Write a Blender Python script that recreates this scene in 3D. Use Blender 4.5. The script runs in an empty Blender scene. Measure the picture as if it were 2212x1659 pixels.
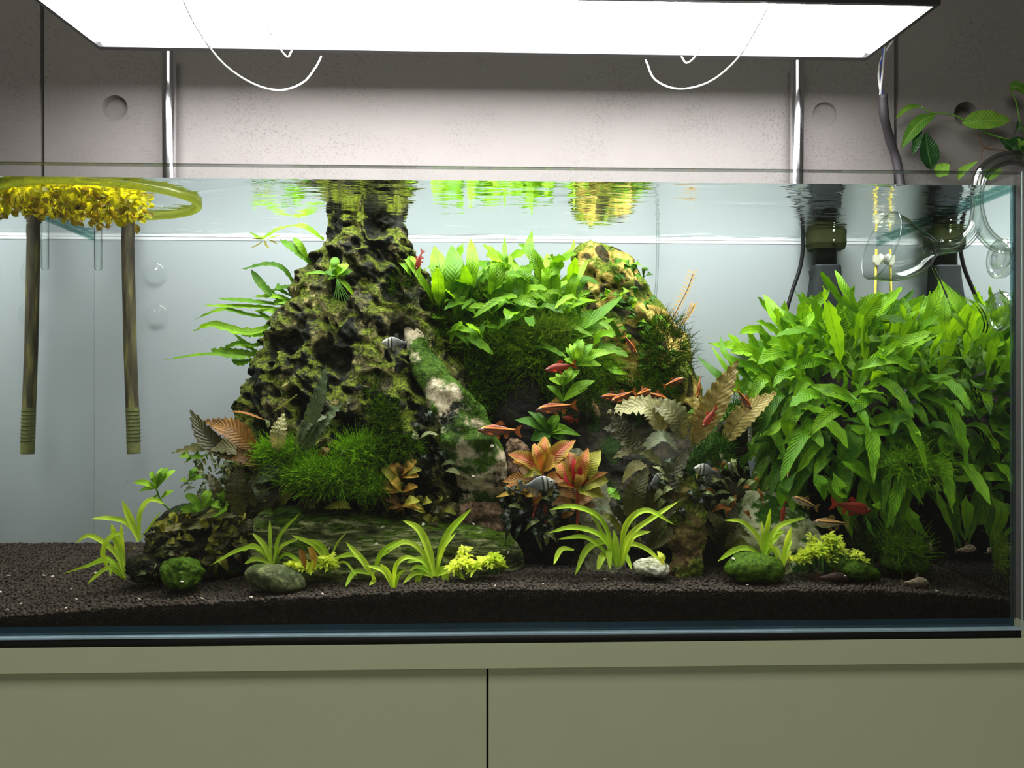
import bpy, bmesh, math, random
import numpy as np
from mathutils import Vector, Matrix, noise
R = random.Random(7)
PI = math.pi
SC = bpy.context.scene
COL = SC.collection
# ---------------------------------------------------------------- camera, world, lights, exposure
F, YAW, HOR = 1660.0, math.atan(53/1660), 870.0
CAM = Vector((0, -0.87, 1.071))
cd = bpy.data.cameras.new('camera'); cam = bpy.data.objects.new('camera', cd); COL.objects.link(cam)
cam.location = CAM; cam.rotation_euler = (PI/2, 0, -YAW)
cd.sensor_width = 36; cd.lens = F/2212*36; cd.shift_y = (HOR-829.5)/2212; cd.clip_start = .01
SC.camera = cam
wd = bpy.data.worlds.new('room_light'); SC.world = wd; wd.use_nodes = True
wd.node_tree.nodes['Background'].inputs[0].default_value = (1, .97, .86, 1)
wd.node_tree.nodes['Background'].inputs[1].default_value = .042
la = bpy.data.lights.new('added_fill_light', 'AREA'); la.shape = 'RECTANGLE'; la.size = 1.2; la.size_y = .8; la.energy = 13.5; la.color = (1, .96, .84)  # unseen soft area light, added overhead to brighten the cabinet front
lo = bpy.data.objects.new('added_fill_light', la); COL.objects.link(lo); lo.location = (-.2, -1.35, 2.55); lo.rotation_euler = (math.radians(34), 0, 0)
LAMP_STRENGTH = 27.0
SC.view_settings.view_transform = 'Standard'; SC.view_settings.look = 'None'
SC.view_settings.exposure = 0.38; SC.view_settings.gamma = 1; SC.view_settings.use_curve_mapping = False
SC.cycles.max_bounces = 14; SC.cycles.transparent_max_bounces = 40; SC.cycles.glossy_bounces = 8
SC.cycles.transmission_bounces = 10; SC.cycles.diffuse_bounces = 4
SC.cycles.caustics_reflective = True; SC.cycles.sample_clamp_indirect = 40; SC.cycles.use_denoising = True

FW = Vector((math.sin(YAW), math.cos(YAW), 0)); RT = Vector((math.cos(YAW), -math.sin(YAW), 0)); UP = Vector((0, 0, 1))
def W(px, py, Y):
    "the point of the scene that stands at depth Y and shows at this pixel"
    d = RT*((px-1106)/F)+UP*((HOR-py)/F)+FW
    return CAM+d*((Y-CAM.y)/d.y)
def PX(Y): return (Y-CAM.y)/F           # metres per pixel at depth Y

# ---------------------------------------------------------------- helpers
def tag(o, label=None, cat=None, group=None, kind=None):
    for k, v in (('label', label), ('category', cat), ('group', group), ('kind', kind)):
        if v: o[k] = v
    return o
def empty(name, loc, label=None, cat=None, group=None, kind=None):
    o = bpy.data.objects.new(name, None); COL.objects.link(o); o.location = loc; o.empty_display_size = .02
    return tag(o, label, cat, group, kind)
def mesh(name, V, Fc, m=None, parent=None, uv=None, smooth=True, att=None, local=True):
    "ONE mesh object; V in world coordinates, moved to the parent's frame or to its own base"
    V = np.asarray(V, dtype=np.float64).reshape(-1, 3)
    if parent is not None: off = np.array(parent.matrix_world.translation if parent.parent else parent.location); loc = (0, 0, 0)
    elif local: off = np.array([(V[:, 0].min()+V[:, 0].max())/2, (V[:, 1].min()+V[:, 1].max())/2, V[:, 2].min()]); loc = off
    else: off = np.zeros(3); loc = (0, 0, 0)
    if parent is not None and parent.get('_o') is not None: off = np.array(parent['_o'])
    me = bpy.data.meshes.new(name)
    me.from_pydata((V-off).tolist() if not isinstance(Fc, np.ndarray) else (V-off).tolist(), [], Fc.tolist() if isinstance(Fc, np.ndarray) else Fc)
    if uv is not None:
        l = me.uv_layers.new(name='UVMap'); vi = np.empty(len(me.loops), dtype=np.int32); me.loops.foreach_get('vertex_index', vi)
        l.data.foreach_set('uv', np.asarray(uv, dtype=np.float32)[vi].ravel())
    if att is not None:
        a = me.attributes.new('pit', 'FLOAT', 'POINT'); a.data.foreach_set('value', np.asarray(att, dtype=np.float32))
    if smooth: me.polygons.foreach_set('use_smooth', [True]*len(me.polygons))
    if m: me.materials.append(m)
    o = bpy.data.objects.new(name, me); COL.objects.link(o)
    if parent is not None: o.parent = parent
    o.location = loc
    o['_o'] = [float(x) for x in off]
    return o
def box(x0, x1, y0, y1, z0, z1, bv=0):
    if bv:
        bm = bmesh.new(); bmesh.ops.create_cube(bm, size=1)
        for v in bm.verts: v.co = ((x0+x1)/2+v.co.x*(x1-x0), (y0+y1)/2+v.co.y*(y1-y0), (z0+z1)/2+v.co.z*(z1-z0))
        bmesh.ops.bevel(bm, geom=bm.edges[:], offset=bv, segments=2, affect='EDGES', profile=.7)
        bm.verts.index_update(); r = [tuple(v.co) for v in bm.verts], [[v.index for v in f.verts] for f in bm.faces]; bm.free(); return r
    v = [(x, y, z) for z in (z0, z1) for y in (y0, y1) for x in (x0, x1)]
    return v, [(0, 2, 3, 1), (4, 5, 7, 6), (0, 1, 5, 4), (2, 6, 7, 3), (0, 4, 6, 2), (1, 3, 7, 5)]
def join(parts):
    V, Fc, U = [], [], []
    for p in parts:
        n = len(V); V += [tuple(v) for v in p[0]]; Fc += [[i+n for i in f] for f in p[1]]
        if len(p) > 2: U += list(p[2])
    return (V, Fc, U) if U else (V, Fc)
def spline(pts, n):
    "Catmull-Rom through pts (Vectors), n+1 samples"
    P = [Vector(p) for p in pts]
    if len(P) == 2: return [P[0].lerp(P[1], i/n) for i in range(n+1)]
    Q = [P[0]*2-P[1]]+P+[P[-1]*2-P[-2]]; out = []; m = len(P)-1
    for i in range(n+1):
        t = i/n*m; k = min(int(t), m-1); u = t-k; a, b, c, d = Q[k:k+4]
        out.append(.5*((2*b)+(c-a)*u+(2*a-5*b+4*c-d)*u*u+(3*b-a-3*c+d)*u*u*u))
    return out
def tube(pts, r, seg=12, caps=True):
    P = [Vector(p) for p in pts]; n = len(P); rr = r if isinstance(r, (list, tuple)) else [r]*n
    V, Fc, U = [], [], []; T = [(P[min(i+1, n-1)]-P[max(i-1, 0)]).normalized() for i in range(n)]
    s = T[0].orthogonal().normalized()
    for i in range(n):
        s = (s-T[i]*s.dot(T[i])).normalized(); b = T[i].cross(s)
        for k in range(seg):
            a = 2*PI*k/seg; V.append(P[i]+(s*math.cos(a)+b*math.sin(a))*rr[i]); U.append((k/seg, i/max(1, n-1)))
    for i in range(n-1):
        for k in range(seg):
            k2 = (k+1) % seg; Fc.append([i*seg+k, i*seg+k2, (i+1)*seg+k2, (i+1)*seg+k])
    if caps: Fc.append(list(range(seg))[::-1]); Fc.append([(n-1)*seg+k for k in range(seg)])
    return V, Fc
def disc_profile(axis_o, axis_d, prof, seg=32):
    "lathe: prof = [(along, radius)]"
    d = Vector(axis_d).normalized(); s = d.orthogonal().normalized(); b = d.cross(s); V, Fc = [], []
    for (t, r) in prof:
        for k in range(seg):
            a = 2*PI*k/seg; V.append(Vector(axis_o)+d*t+(s*math.cos(a)+b*math.sin(a))*max(r, 1e-5))
    for i in range(len(prof)-1):
        for k in range(seg):
            k2 = (k+1) % seg; Fc.append([i*seg+k, i*seg+k2, (i+1)*seg+k2, (i+1)*seg+k])
    return V, Fc

# ---------------------------------------------------------------- materials
class NT:
    def __init__(s, name):
        s.m = bpy.data.materials.new(name); s.m.use_nodes = True; s.t = s.m.node_tree; s.t.nodes.clear(); s.out = s.n('OutputMaterial')
    def n(s, typ, ins=None, **kw):
        nd = s.t.nodes.new('ShaderNode'+typ)
        for k, v in kw.items(): setattr(nd, k, v)
        for k, v in (ins or {}).items():
            if isinstance(v, bpy.types.NodeSocket): s.t.links.new(v, nd.inputs[k])
            else: nd.inputs[k].default_value = v
        return nd
    def noise(s, scale, detail=3, rough=.55, vec=None, dist=0):
        return s.n('TexNoise', {'Scale': scale, 'Detail': detail, 'Roughness': rough, 'Distortion': dist, **({'Vector': vec} if vec else {})}).outputs['Fac']
    def ramp(s, fac, stops):
        nd = s.n('ValToRGB', {'Fac': fac}); e = nd.color_ramp.elements
        while len(e) < len(stops): e.new(.5)
        for i, (p, c) in enumerate(stops): e[i].position = p; e[i].color = c if len(c) == 4 else (*c, 1)
        return nd.outputs[0]
    def math(s, op, a, b=0.0, clamp=False): return s.n('Math', {0: a, 1: b}, operation=op, use_clamp=clamp).outputs[0]
    def mix(s, f, a, b, mode='MIX'):
        nd = s.n('Mix', data_type='RGBA', blend_type=mode)
        for k, v in ((0, f), (6, a), (7, b)):
            if isinstance(v, bpy.types.NodeSocket): s.t.links.new(v, nd.inputs[k])
            else: nd.inputs[k].default_value = v if k == 0 else ((*v, 1) if len(v) == 3 else v)
        return nd.outputs[2]
    def bump(s, h, strength=.4, dist=.002): return s.n('Bump', {'Height': h, 'Strength': strength, 'Distance': dist}).outputs[0]
    def done(s, sh): s.t.links.new(sh, s.out.inputs[0]); return s.m
def lin(r, g, b): return tuple(((c/255)/12.92 if c < 10.3 else ((c/255+.055)/1.055)**2.4) for c in (r, g, b))
def simple(name, c, rough=.5, metal=0, nscale=60, namt=.12, bump=.05, spec=.5):
    t = NT(name); co = t.n('TexCoord').outputs['Object']; nz = t.noise(nscale, 4, vec=co)
    col = t.mix(nz, tuple(x*(1-namt) for x in c), tuple(min(1, x*(1+namt)) for x in c))
    ins = {'Base Color': col, 'Roughness': rough, 'Metallic': metal, 'Specular IOR Level': spec}
    if bump: ins['Normal'] = t.bump(nz, bump, .001)
    return t.done(t.n('BsdfPrincipled', ins).outputs[0])
def glass(name, tint=(1, 1, 1), f0=.04, edge=1.0, power=5.0, rough=0.0):
    "thin clear glass: transparent with a Schlick reflection"
    t = NT(name); lw = t.n('LayerWeight', {'Blend': .5}).outputs['Facing']
    f = t.math('ADD', t.math('MULTIPLY', t.math('POWER', lw, power), edge-f0), f0, True)
    return t.done(t.n('MixShader', {0: f, 1: t.n('BsdfTransparent', {'Color': (*tint, 1)}).outputs[0], 2: t.n('BsdfGlossy', {'Roughness': rough}).outputs[0]}).outputs[0])

# ================================================================ THE ROOM
def concrete():
    t = NT('grey_fibre_panel'); co = t.n('TexCoord').outputs['Object']
    a = t.noise(300, 2, .5, co, 1.2); band = t.noise(9, 2, .5, co)
    sp = t.math('MULTIPLY', t.ramp(a, [(.56, (0, 0, 0)), (.63, (1, 1, 1))]), t.ramp(band, [(.4, (.15,)*3), (.62, (1, 1, 1))]))
    big = t.noise(5, 4, .6, co)
    base = t.mix(big, (.155, .143, .140), (.185, .170, .165))
    col = t.mix(t.math('MULTIPLY', sp, .55), base, (.09, .08, .077))
    h = t.math('SUBTRACT', t.noise(900, 2, .6, co), t.math('MULTIPLY', sp, .8))
    return t.done(t.n('BsdfPrincipled', {'Base Color': col, 'Roughness': .8, 'Normal': t.bump(h, .5, .001)}).outputs[0])
M_WALL = concrete()
M_DARK = simple('dark_joint', (.012, .012, .012), .8)
YW = .372
wall = empty('wall_back', (0, YW+.03, 0)); tag(wall, kind='structure')
mesh('wall_backing', *box(-3, 3, YW+.03, YW+.12, 0, 2.7), M_DARK, wall, smooth=False)
def panel(x0, x1, holes):
    bm = bmesh.new(); z0, z1 = 0.0, 2.65
    def ring(co): 
        vs = [bm.verts.new(c) for c in co]; return [bm.edges.new((vs[i], vs[(i+1) % len(vs)])) for i in range(len(vs))], vs
    e, outer = ring([(x0, YW, z0), (x1, YW, z0), (x1, YW, z1), (x0, YW, z1)]); E = list(e); HV = []
    for (hx, hz, hr, dep) in holes:
        e, vs = ring([(hx+hr*math.cos(2*PI*k/40), YW, hz+hr*math.sin(2*PI*k/40)) for k in range(40)]); E += e; HV.append((vs, dep, hx, hz))
    bmesh.ops.triangle_fill(bm, use_beauty=True, edges=E)
    for f in list(bm.faces):                        # drop the triangles that filled the holes
        c = f.calc_center_median()
        if any(all(v in set(vs) for v in f.verts) for vs, *_ in HV): bm.faces.remove(f)
    for vs, dep, hx, hz in HV:
        r2 = [bm.verts.new((hx+(v.co.x-hx)*.93, YW+dep, hz+(v.co.z-hz)*.93)) for v in vs]
        for k in range(40): bm.faces.new((vs[k], vs[(k+1) % 40], r2[(k+1) % 40], r2[k]))
        bm.faces.new(r2)
    back = [bm.verts.new((x, YW+.028, z)) for x, z in ((x0, z0), (x1, z0), (x1, z1), (x0, z1))]
    for k in range(4): bm.faces.new((outer[k], outer[(k+1) % 4], back[(k+1) % 4], back[k]))
    bmesh.ops.recalc_face_normals(bm, faces=bm.faces[:]); bm.verts.index_update()
    V = [tuple(v.co) for v in bm.verts]; Fc = [[v.index for v in f.verts] for f in bm.faces]; bm.free()
    return mesh('wall_panel', V, Fc, M_WALL, wall, smooth=False)
def hole(px, py, dep): p = W(px, py, YW); return (p.x, p.z, 27*PX(YW), dep)
g = .0035
xl, xr = W(91, 500, YW).x, W(1936, 500, YW).x
panel(-2.6, xl-g, []); panel(xl+g, xr-g, [hole(248, 233, .012), hole(1782, 247, .006)]); panel(xr+g, 2.6, [hole(2087, 246, .02)])
fl = mesh('floor', *box(-3, 3, -4, .5, -.02, 0), simple('pale_laminate', (.6, .57, .5), .45, nscale=8), smooth=False, local=False); tag(fl, kind='structure')

# ================================================================ CABINET
XR, XL, YB, ZT, ZWAT, ZB = .6180, -.6035, .325, 1.3385, 1.3252, .8075
M_CAB = simple('olive_grey_lacquer', (.60, .66, .455), .42, nscale=12, namt=.04, bump=.02, spec=.35)
cab = empty('aquarium_cabinet', (0, .17, 0), 'olive grey cabinet with two plain doors under the fish tank', 'cabinet')
mesh('carcass', *box(-.65, .65, .034, .345, .06, .770), simple('cabinet_inner_dark', (.05, .052, .04), .7), cab, smooth=False)
mesh('top_board', *box(-.66, .67, 0, .35, .770, .7985, .0008), M_CAB, cab, smooth=False)
mesh('plinth', *box(-.60, .60, .05, .33, 0, .06), M_DARK, cab, smooth=False)
xg = W(1053, 1550, .012).x
for a, b in ((-.658, xg-.0012), (xg+.0012, .668)):
    d = mesh('door', *box(a, b, .012, .031, .07, .766, .0012), M_CAB, cab, smooth=False)
mt = mesh('foam_mat', *box(XL, XR, .001, .335, .7985, .8075), simple('black_foam', (.006, .006, .006), .95, nscale=900, bump=.6), smooth=True)
tag(mt, 'thin black foam mat between the glass tank and the cabinet top', 'mat')

# ================================================================ TANK
GL = glass('clear_tank_glass', (.985, .995, .99), .035)
M_EDGE = glass('polished_glass_edge', (.50, .52, .50), .10)
M_BLUE = simple('blue_green_glass_edge', (.008, .045, .075), .08, nscale=15, namt=.4, spec=.8)
M_SHINE = simple('painted_arris_glint', (.36, .52, .62), .15, nscale=40, namt=.25)  # pale blue stands in for the highlight along the bottom glass edge
def film():
    t = NT('frosted_white_back_film'); co = t.n('TexCoord').outputs['Object']
    base = t.mix(t.noise(3, 2, .5, co), (.375, .42, .435), (.40, .445, .46))
    sp = t.ramp(t.n('TexVoronoi', {'Vector': co, 'Scale': 42.0}).outputs['Distance'], [(.05, (1, 1, 1)), (.09, (0, 0, 0))])
    keep = t.ramp(t.noise(30, 1, .5, co), [(.60, (0, 0, 0)), (.64, (1, 1, 1))])
    col = t.mix(t.math('MULTIPLY', t.math('MULTIPLY', sp, keep), .4), base, (.08, .09, .05))
    d = t.n('BsdfDiffuse', {'Color': col}).outputs[0]; tr = t.n('BsdfTranslucent', {'Color': (.8, .86, .88, 1)}).outputs[0]
    return t.done(t.n('MixShader', {0: .25, 1: d, 2: tr}).outputs[0])
tank = empty('aquarium', (0, .17, ZB), 'large rimless glass aquarium full of water plants on the olive cabinet', 'aquarium')
mesh('front_pane', *box(XL, XR, 0, .009, ZB, ZT-.0012), GL, tank, smooth=False)
mesh('bottom_pane', *box(XL+.003, XR-.003, .0095, YB, ZB+.0002, ZB+.0105), M_BLUE, tank, smooth=False)
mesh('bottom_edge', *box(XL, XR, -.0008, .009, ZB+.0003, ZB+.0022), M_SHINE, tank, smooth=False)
mesh('silicone_seam', *box(XL+.003, XR-.003, .0091, .0097, ZB+.0022, ZB+.0118), M_BLUE, tank, smooth=False)
mesh('rim_edge', *box(XL, XR, 0, .009, ZT-.0012, ZT), M_EDGE, tank, smooth=False)
mesh('side_pane', *box(XL, XL+.0028, .0095, YB, ZB, ZT), GL, tank, smooth=False)
mesh('side_pane', *box(XR-.0028, XR, .0095, YB, ZB, ZT), GL, tank, smooth=False)
bp = mesh('back_pane', *box(XL, XR, YB+.0004, YB+.009, ZB, ZT), GL, tank, smooth=False)
mesh('back_film', *box(XL+.0032, XR-.0032, YB-.0016, YB-.0006, ZB+.011, ZWAT-.0005), film(), bp, smooth=False)
mesh('waterline_strip', *box(XL+.0033, XR-.0033, YB-.0021, YB-.0017, ZWAT-.0048, ZWAT-.0008), simple('white_waterline', (.62, .66, .68), .4, namt=.02), tank, smooth=False)
for x0, x1 in ((XR-.0004, XR+.0009), (XL-.0009, XL+.0004)):
    mesh('corner_edge', *box(x0, x1, -.0006, .0006, ZB, ZT), simple('pale_glass_corner', (.45, .6, .6), .2), tank, smooth=False)
M_CORN = glass('corner_seam_glass', (.42, .58, .60), .22)
mesh('corner_seam', *box(XR-.0070, XR-.0005, .0092, .0100, ZB+.0107, ZWAT), M_CORN, tank, smooth=False)
M_TEAL = glass('teal_glass_strip', (.62, .78, .76), .05)
for x0, x1 in ((XR-.0060, XR-.0036), (XL+.0036, XL+.0060)):
    mesh('rim_brace', *box(x0, x1, .012, YB-.004, ZWAT-.0065, ZWAT-.0008), M_TEAL, tank, smooth=False)
# water: a closed body; its faces reflect like water against air (total reflection from inside at a shallow angle)
def water_mat():
    t = NT('clear_water'); co = t.n('TexCoord').outputs['Object']
    mp = t.n('Mapping', {'Vector': co, 'Scale': (1.0, 3.0, 1.0)}).outputs[0]
    h = t.math('ADD', t.noise(14, 2, .5, mp, .6), t.math('MULTIPLY', t.noise(44, 2, .5, mp, .8), .16))
    up = t.n('SeparateXYZ', {'Vector': t.n('NewGeometry').outputs['True Normal']}).outputs['Z']
    top = t.math('GREATER_THAN', t.math('ABSOLUTE', up), .5)
    bn = t.n('Bump', {'Height': t.math('MULTIPLY', h, top), 'Strength': 1.0, 'Distance': .0016}).outputs[0]
    fr = t.n('Fresnel', {'IOR': 1.333}).outputs[0]
    return t.done(t.n('MixShader', {0: fr, 1: t.n('BsdfTransparent', {'Color': (.985, .995, .995, 1)}).outputs[0], 2: t.n('BsdfGlossy', {'Roughness': 0.0, 'Color': (.97, .985, .98, 1), 'Normal': bn}).outputs[0]}).outputs[0])
wt = mesh('water', *box(XL+.0030, XR-.0030, .0102, YB+.0001, ZB+.0107, ZWAT), water_mat(), smooth=False)
tag(wt, 'clear still water filling the glass fish tank to just below its rim', 'water', kind='stuff')

# ================================================================ LAMP
M_CHROME = simple('chrome', (.85, .85, .88), .13, 1, namt=.02)
M_BLK = simple('black_lamp_housing', (.02, .02, .022), .3)
def emit(name, col, s):
    t = NT(name); return t.done(t.n('Emission', {'Color': (*col, 1), 'Strength': s}).outputs[0])
lb = [W(215, 97, .235), W(1870, 118, .235)]
zb = (lb[0].z+lb[1].z)/2; x0, x1 = lb[0].x, lb[1].x; yb, yf = .235, .065
zf = W(2012, 8, yf).z
lamp = empty('aquarium_lamp', (0, .15, zb), 'long bright white hanging panel lamp with dark housing above the tank', 'lamp')
def slab(a0, a1, b0, b1, dz0, dz1):        # a box that follows the lamp's slight tilt
    V, Fc = box(a0, a1, b0, b1, 0, 1); return [(x, y, zb+(zf-zb)*(yb-y)/(yb-yf)+(dz1 if z else dz0)) for x, y, z in V], Fc
mesh('housing', *slab(x0-.006, x1+.006, yf-.006, yb+.013, .011, .03), M_BLK, lamp, smooth=False)
for a in ((x0-.006, x1+.006, yb, yb+.013), (x0-.006, x1+.006, yf-.006, yf), (x0-.006, x0, yf, yb), (x1, x1+.006, yf, yb)):
    mesh('rim_rail', *slab(*a, -.0035, .011), M_BLK, lamp, smooth=False)
mesh('rail_trim', *slab(x0-.006, x1+.006, yb+.013, yb+.0134, -.0005, .0015), M_CHROME, lamp, smooth=False)
mesh('light_panel', *slab(x0, x1, yf, yb, .004, .0105), emit('white_led_panel', (1.0, .985, .97), LAMP_STRENGTH), lamp, smooth=False)
# stand poles
for i, px in enumerate((365, 1722)):
    p = W(px, 300, .350)
    o = mesh('lamp_pole', *tube([(p.x, .350, .80), (p.x, .350, 1.62)], .0108, 32, False), M_CHROME)
    tag(o, ['chrome pole behind the tank at the left end of the lamp', 'chrome pole behind the tank near the black lamp cord'][i], 'pole', 'chrome lamp poles')
# thin wires
M_WIRE = simple('white_wire', (.8, .8, .8), .3, namt=.02)
def wire(name, pts, Y, r, label, grp='thin white hanging wires'):
    P = [W(x, y, Y if isinstance(Y, (int, float)) else Y[i]) for i, (x, y) in enumerate(pts)]
    o = mesh(name, *tube(spline(P, 30), r, 8), M_WIRE); return tag(o, label, 'wire', grp)
wire('hanging_wire', [(395, 0), (425, 60), (480, 135), (545, 180), (605, 195), (655, 178), (682, 145), (694, 122)], [.07, .09, .13, .17, .2, .215, .225, .236], .0012, 'long thin white wire looping below the left half of the lamp')
wire('hanging_wire', [(575, 52), (592, 85), (610, 112), (622, 123), (630, 110)], [.13, .17, .2, .22, .236], .0011, 'short thin white wire hooking under the lamp inside the left wire loop')
wire('hanging_wire', [(1662, 8), (1635, 60), (1590, 130), (1530, 178), (1465, 192), (1415, 172), (1395, 130)], [.07, .09, .13, .17, .2, .22, .237], .0012, 'long thin white wire looping below the right half of the lamp')
wire('hanging_wire', [(1515, 100), (1500, 124), (1483, 136), (1472, 122)], [.17, .2, .22, .238], .0011, 'short thin white wire hooking under the lamp inside the right wire loop')
# lamp cord
cord = empty('cable', W(1946, 384, .352), 'black sleeved lamp cord with bare blue and white wires at its top', 'cord')
mesh('sleeve', *tube(spline([W(1907, 204, .30), W(1910, 250, .31), W(1922, 300, .335), W(1936, 345, .35), W(1946, 400, .352), W(1948, 470, .352)], 30), [.0068-.0012*math.sin(i*.9)*.3 for i in range(31)], 14), simple('black_cord_sleeve', (.035, .03, .035), .55), cord)
for k, (c, pts) in enumerate(((( .78, .78, .8), [(1945, 64), (1920, 100), (1903, 130), (1898, 165), (1904, 207)]), ((.05, .1, .6), [(1906, 88), (1908, 120), (1900, 150), (1906, 207)]), ((.78, .76, .8), [(1912, 90), (1908, 140), (1901, 207)]))):
    mesh('wire_strand', *tube(spline([W(x, y, .235+.065*i/(len(pts)-1)) for i, (x, y) in enumerate(pts)], 20), .0016, 8), simple('strand_insulation', c, .35, namt=.03), cord)
# ================================================================ SOIL
FR = [(-400, 1345), (0, 1333), (300, 1312), (500, 1300), (700, 1290), (1000, 1274), (1900, 1277), (2212, 1297), (2500, 1300)]
FX = [W(a, 900, .012).x for a, b in FR]; FZ = [W(a, b, .012).z for a, b in FR]
def soil_z(x, y):
    zf = float(np.interp(x, FX, FZ)); zb = .857; t = min(1, max(0, (y-.012)/.30))
    return zf+(zb-zf)*t+.0016*noise.noise(Vector((x*14, y*14, 0)))
def G(px, py_guess, Y):
    p = W(px, py_guess, Y); return Vector((p.x, Y, soil_z(p.x, Y)))
def soil_mat():
    t = NT('brown_soil_granules'); co = t.n('TexCoord').outputs['Object']
    c = t.ramp(t.noise(170, 2, .6, co), [(.3, (.019, .015, .011)), (.55, (.042, .032, .024)), (.75, (.082, .065, .048))])
    return t.done(t.n('BsdfPrincipled', {'Base Color': c, 'Roughness': .75, 'Specular IOR Level': .12, 'Normal': t.bump(t.noise(1500, 2, .6, co), .5, .0006)}).outputs[0])
def build_soil():
    rs = np.random.RandomState(3); X0, X1 = XL+.0036, XR-.0036; d = .0046
    P = []
    ny = int(.312/(d*.86)); nx = int((X1-X0)/d)
    for j in range(ny):
        y = .0125+j*d*.86
        for i in range(nx): P.append((X0+(i+.5*(j % 2))*d, y))
    P = np.array(P)+rs.uniform(-.0017, .0017, (len(P), 2))
    Z = np.array([soil_z(x, y) for x, y in P])+rs.uniform(-.0012, .0012, len(P))
    P = np.column_stack([P, Z]); Rd = rs.uniform(.0022, .0030, len(P))
    Q = []
    for i in range(int((X1-X0)/.0037)):
        x = X0+i*.0037; top = soil_z(x, .012)
        for j in range(int((top-ZB-.012)/.0035)+1): Q.append((x+rs.uniform(-.0005, .0005), .0125+rs.uniform(-.0004, .0008), ZB+.0125+j*.0035+rs.uniform(-.0005, .0005)+.0014*(i % 2)))
    P = np.vstack([P, np.array(Q)]); Rd = np.concatenate([Rd, rs.uniform(.0017, .0023, len(Q))])
    P[:, 1] = np.maximum(P[:, 1], .0125+Rd*0); P[:, 0] = np.clip(P[:, 0], X0+.002, X1-.002)
    bm = bmesh.new(); bmesh.ops.create_icosphere(bm, subdivisions=1, radius=1); sv = np.array([v.co[:] for v in bm.verts]); sf = np.array([[v.index for v in f.verts] for f in bm.faces]); bm.free()
    n = len(P); A = rs.uniform(0, 2*PI, n); ca, sa = np.cos(A)[:, None], np.sin(A)[:, None]
    sx = sv[None, :, 0]*ca-sv[None, :, 1]*sa; sy = sv[None, :, 0]*sa+sv[None, :, 1]*ca; sz = np.repeat(sv[None, :, 2], n, 0)*rs.uniform(.75, 1, (n, 1))
    V = np.stack([sx, sy, sz], 2)*(Rd[:, None, None]*rs.uniform(.88, 1.12, (n, len(sv), 1)))+P[:, None, :]
    V[:, :, 1] = np.maximum(V[:, :, 1], .0108)
    Fc = (sf[None]+np.arange(n)[:, None, None]*len(sv)).reshape(-1, 3); V = V.reshape(-1, 3)
    # solid bed under the top granules
    gx = np.linspace(X0, X1, 120); gy = np.linspace(.0130, YB-.003, 24); b = len(V); BV, BF = [], []
    for x in gx:
        for y in gy: BV.append((x, y, soil_z(x, y)-.0008))
    for i in range(119):
        for j in range(23): q = b+i*24+j; BF += [(q, q+24, q+25), (q, q+25, q+1)]
    b2 = b+len(BV)
    for x in gx: BV += [(x, .0130, soil_z(x, .013)-.0008), (x, .0130, ZB+.0108)]
    for i in range(119): q = b2+2*i; BF += [(q, q+1, q+3), (q, q+3, q+2)]
    o = mesh('aquarium_soil', np.vstack([V, BV]), np.vstack([Fc, BF]), soil_mat())
    tag(o, 'dark brown granular soil covering the bottom of the tank', 'soil', kind='stuff')
build_soil()

# ================================================================ STONES AND WOOD
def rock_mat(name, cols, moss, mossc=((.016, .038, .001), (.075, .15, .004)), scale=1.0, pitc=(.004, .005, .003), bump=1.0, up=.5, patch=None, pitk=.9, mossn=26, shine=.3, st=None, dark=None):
    t = NT(name); co = t.n('TexCoord').outputs['Object']
    if st: co = t.n('Mapping', {'Vector': co, 'Scale': st}).outputs[0]
    n1 = t.noise(34*scale, 6, .62, co, .4); n2 = t.noise(140*scale, 4, .6, co)
    base = t.ramp(t.math('ADD', t.math('MULTIPLY', n1, .75), t.math('MULTIPLY', n2, .25)), [(.37, cols[0]), (.49, cols[1]), (.61, cols[2])])
    if dark: base = t.mix(t.ramp(t.math('ADD', t.noise(dark[0], 4, .6, co, .5), t.math('MULTIPLY', n2, .25)), [(dark[1], (1, 1, 1)), (dark[1]+.06, (0, 0, 0))]), base, (.006, .008, .004))
    if patch:
        base = t.mix(t.ramp(t.noise(patch[1], 3, .5, co), [(.58, (0, 0, 0)), (.61, (1, 1, 1))]), base, patch[0])
    nz = t.n('SeparateXYZ', {'Vector': t.n('NewGeometry').outputs['Normal']}).outputs['Z']
    mk = t.math('ADD', t.noise(mossn*scale, 5, .6, co), t.math('MULTIPLY', nz, up*.22))
    mk = t.ramp(t.math('ADD', mk, moss-.5), [(.52, (0, 0, 0)), (.58, (1, 1, 1))])
    mc = t.ramp(t.noise(260*scale, 4, .6, co), [(.36, mossc[0]), (.66, mossc[1])])
    col = t.mix(mk, base, mc)
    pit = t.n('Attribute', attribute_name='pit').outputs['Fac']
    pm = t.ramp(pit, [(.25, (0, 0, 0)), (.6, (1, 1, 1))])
    col = t.mix(t.math('MULTIPLY', pm, pitk), col, pitc)  # hollows darkened: black algae and pit shade painted into one colour
    h = t.math('ADD', t.math('ADD', n1, t.math('MULTIPLY', n2, .6)), t.math('MULTIPLY', t.math('MULTIPLY', t.noise(700, 3, .6, co), mk), .5))
    return t.done(t.n('BsdfPrincipled', {'Base Color': col, 'Roughness': t.math('SUBTRACT', .85, t.math('MULTIPLY', n2, shine)), 'Specular IOR Level': .1, 'Normal': t.bump(h, bump, .004)}).outputs[0])
def sstep(a, b, x): t = min(1, max(0, (x-a)/(b-a))); return t*t*(3-2*t)
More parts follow.
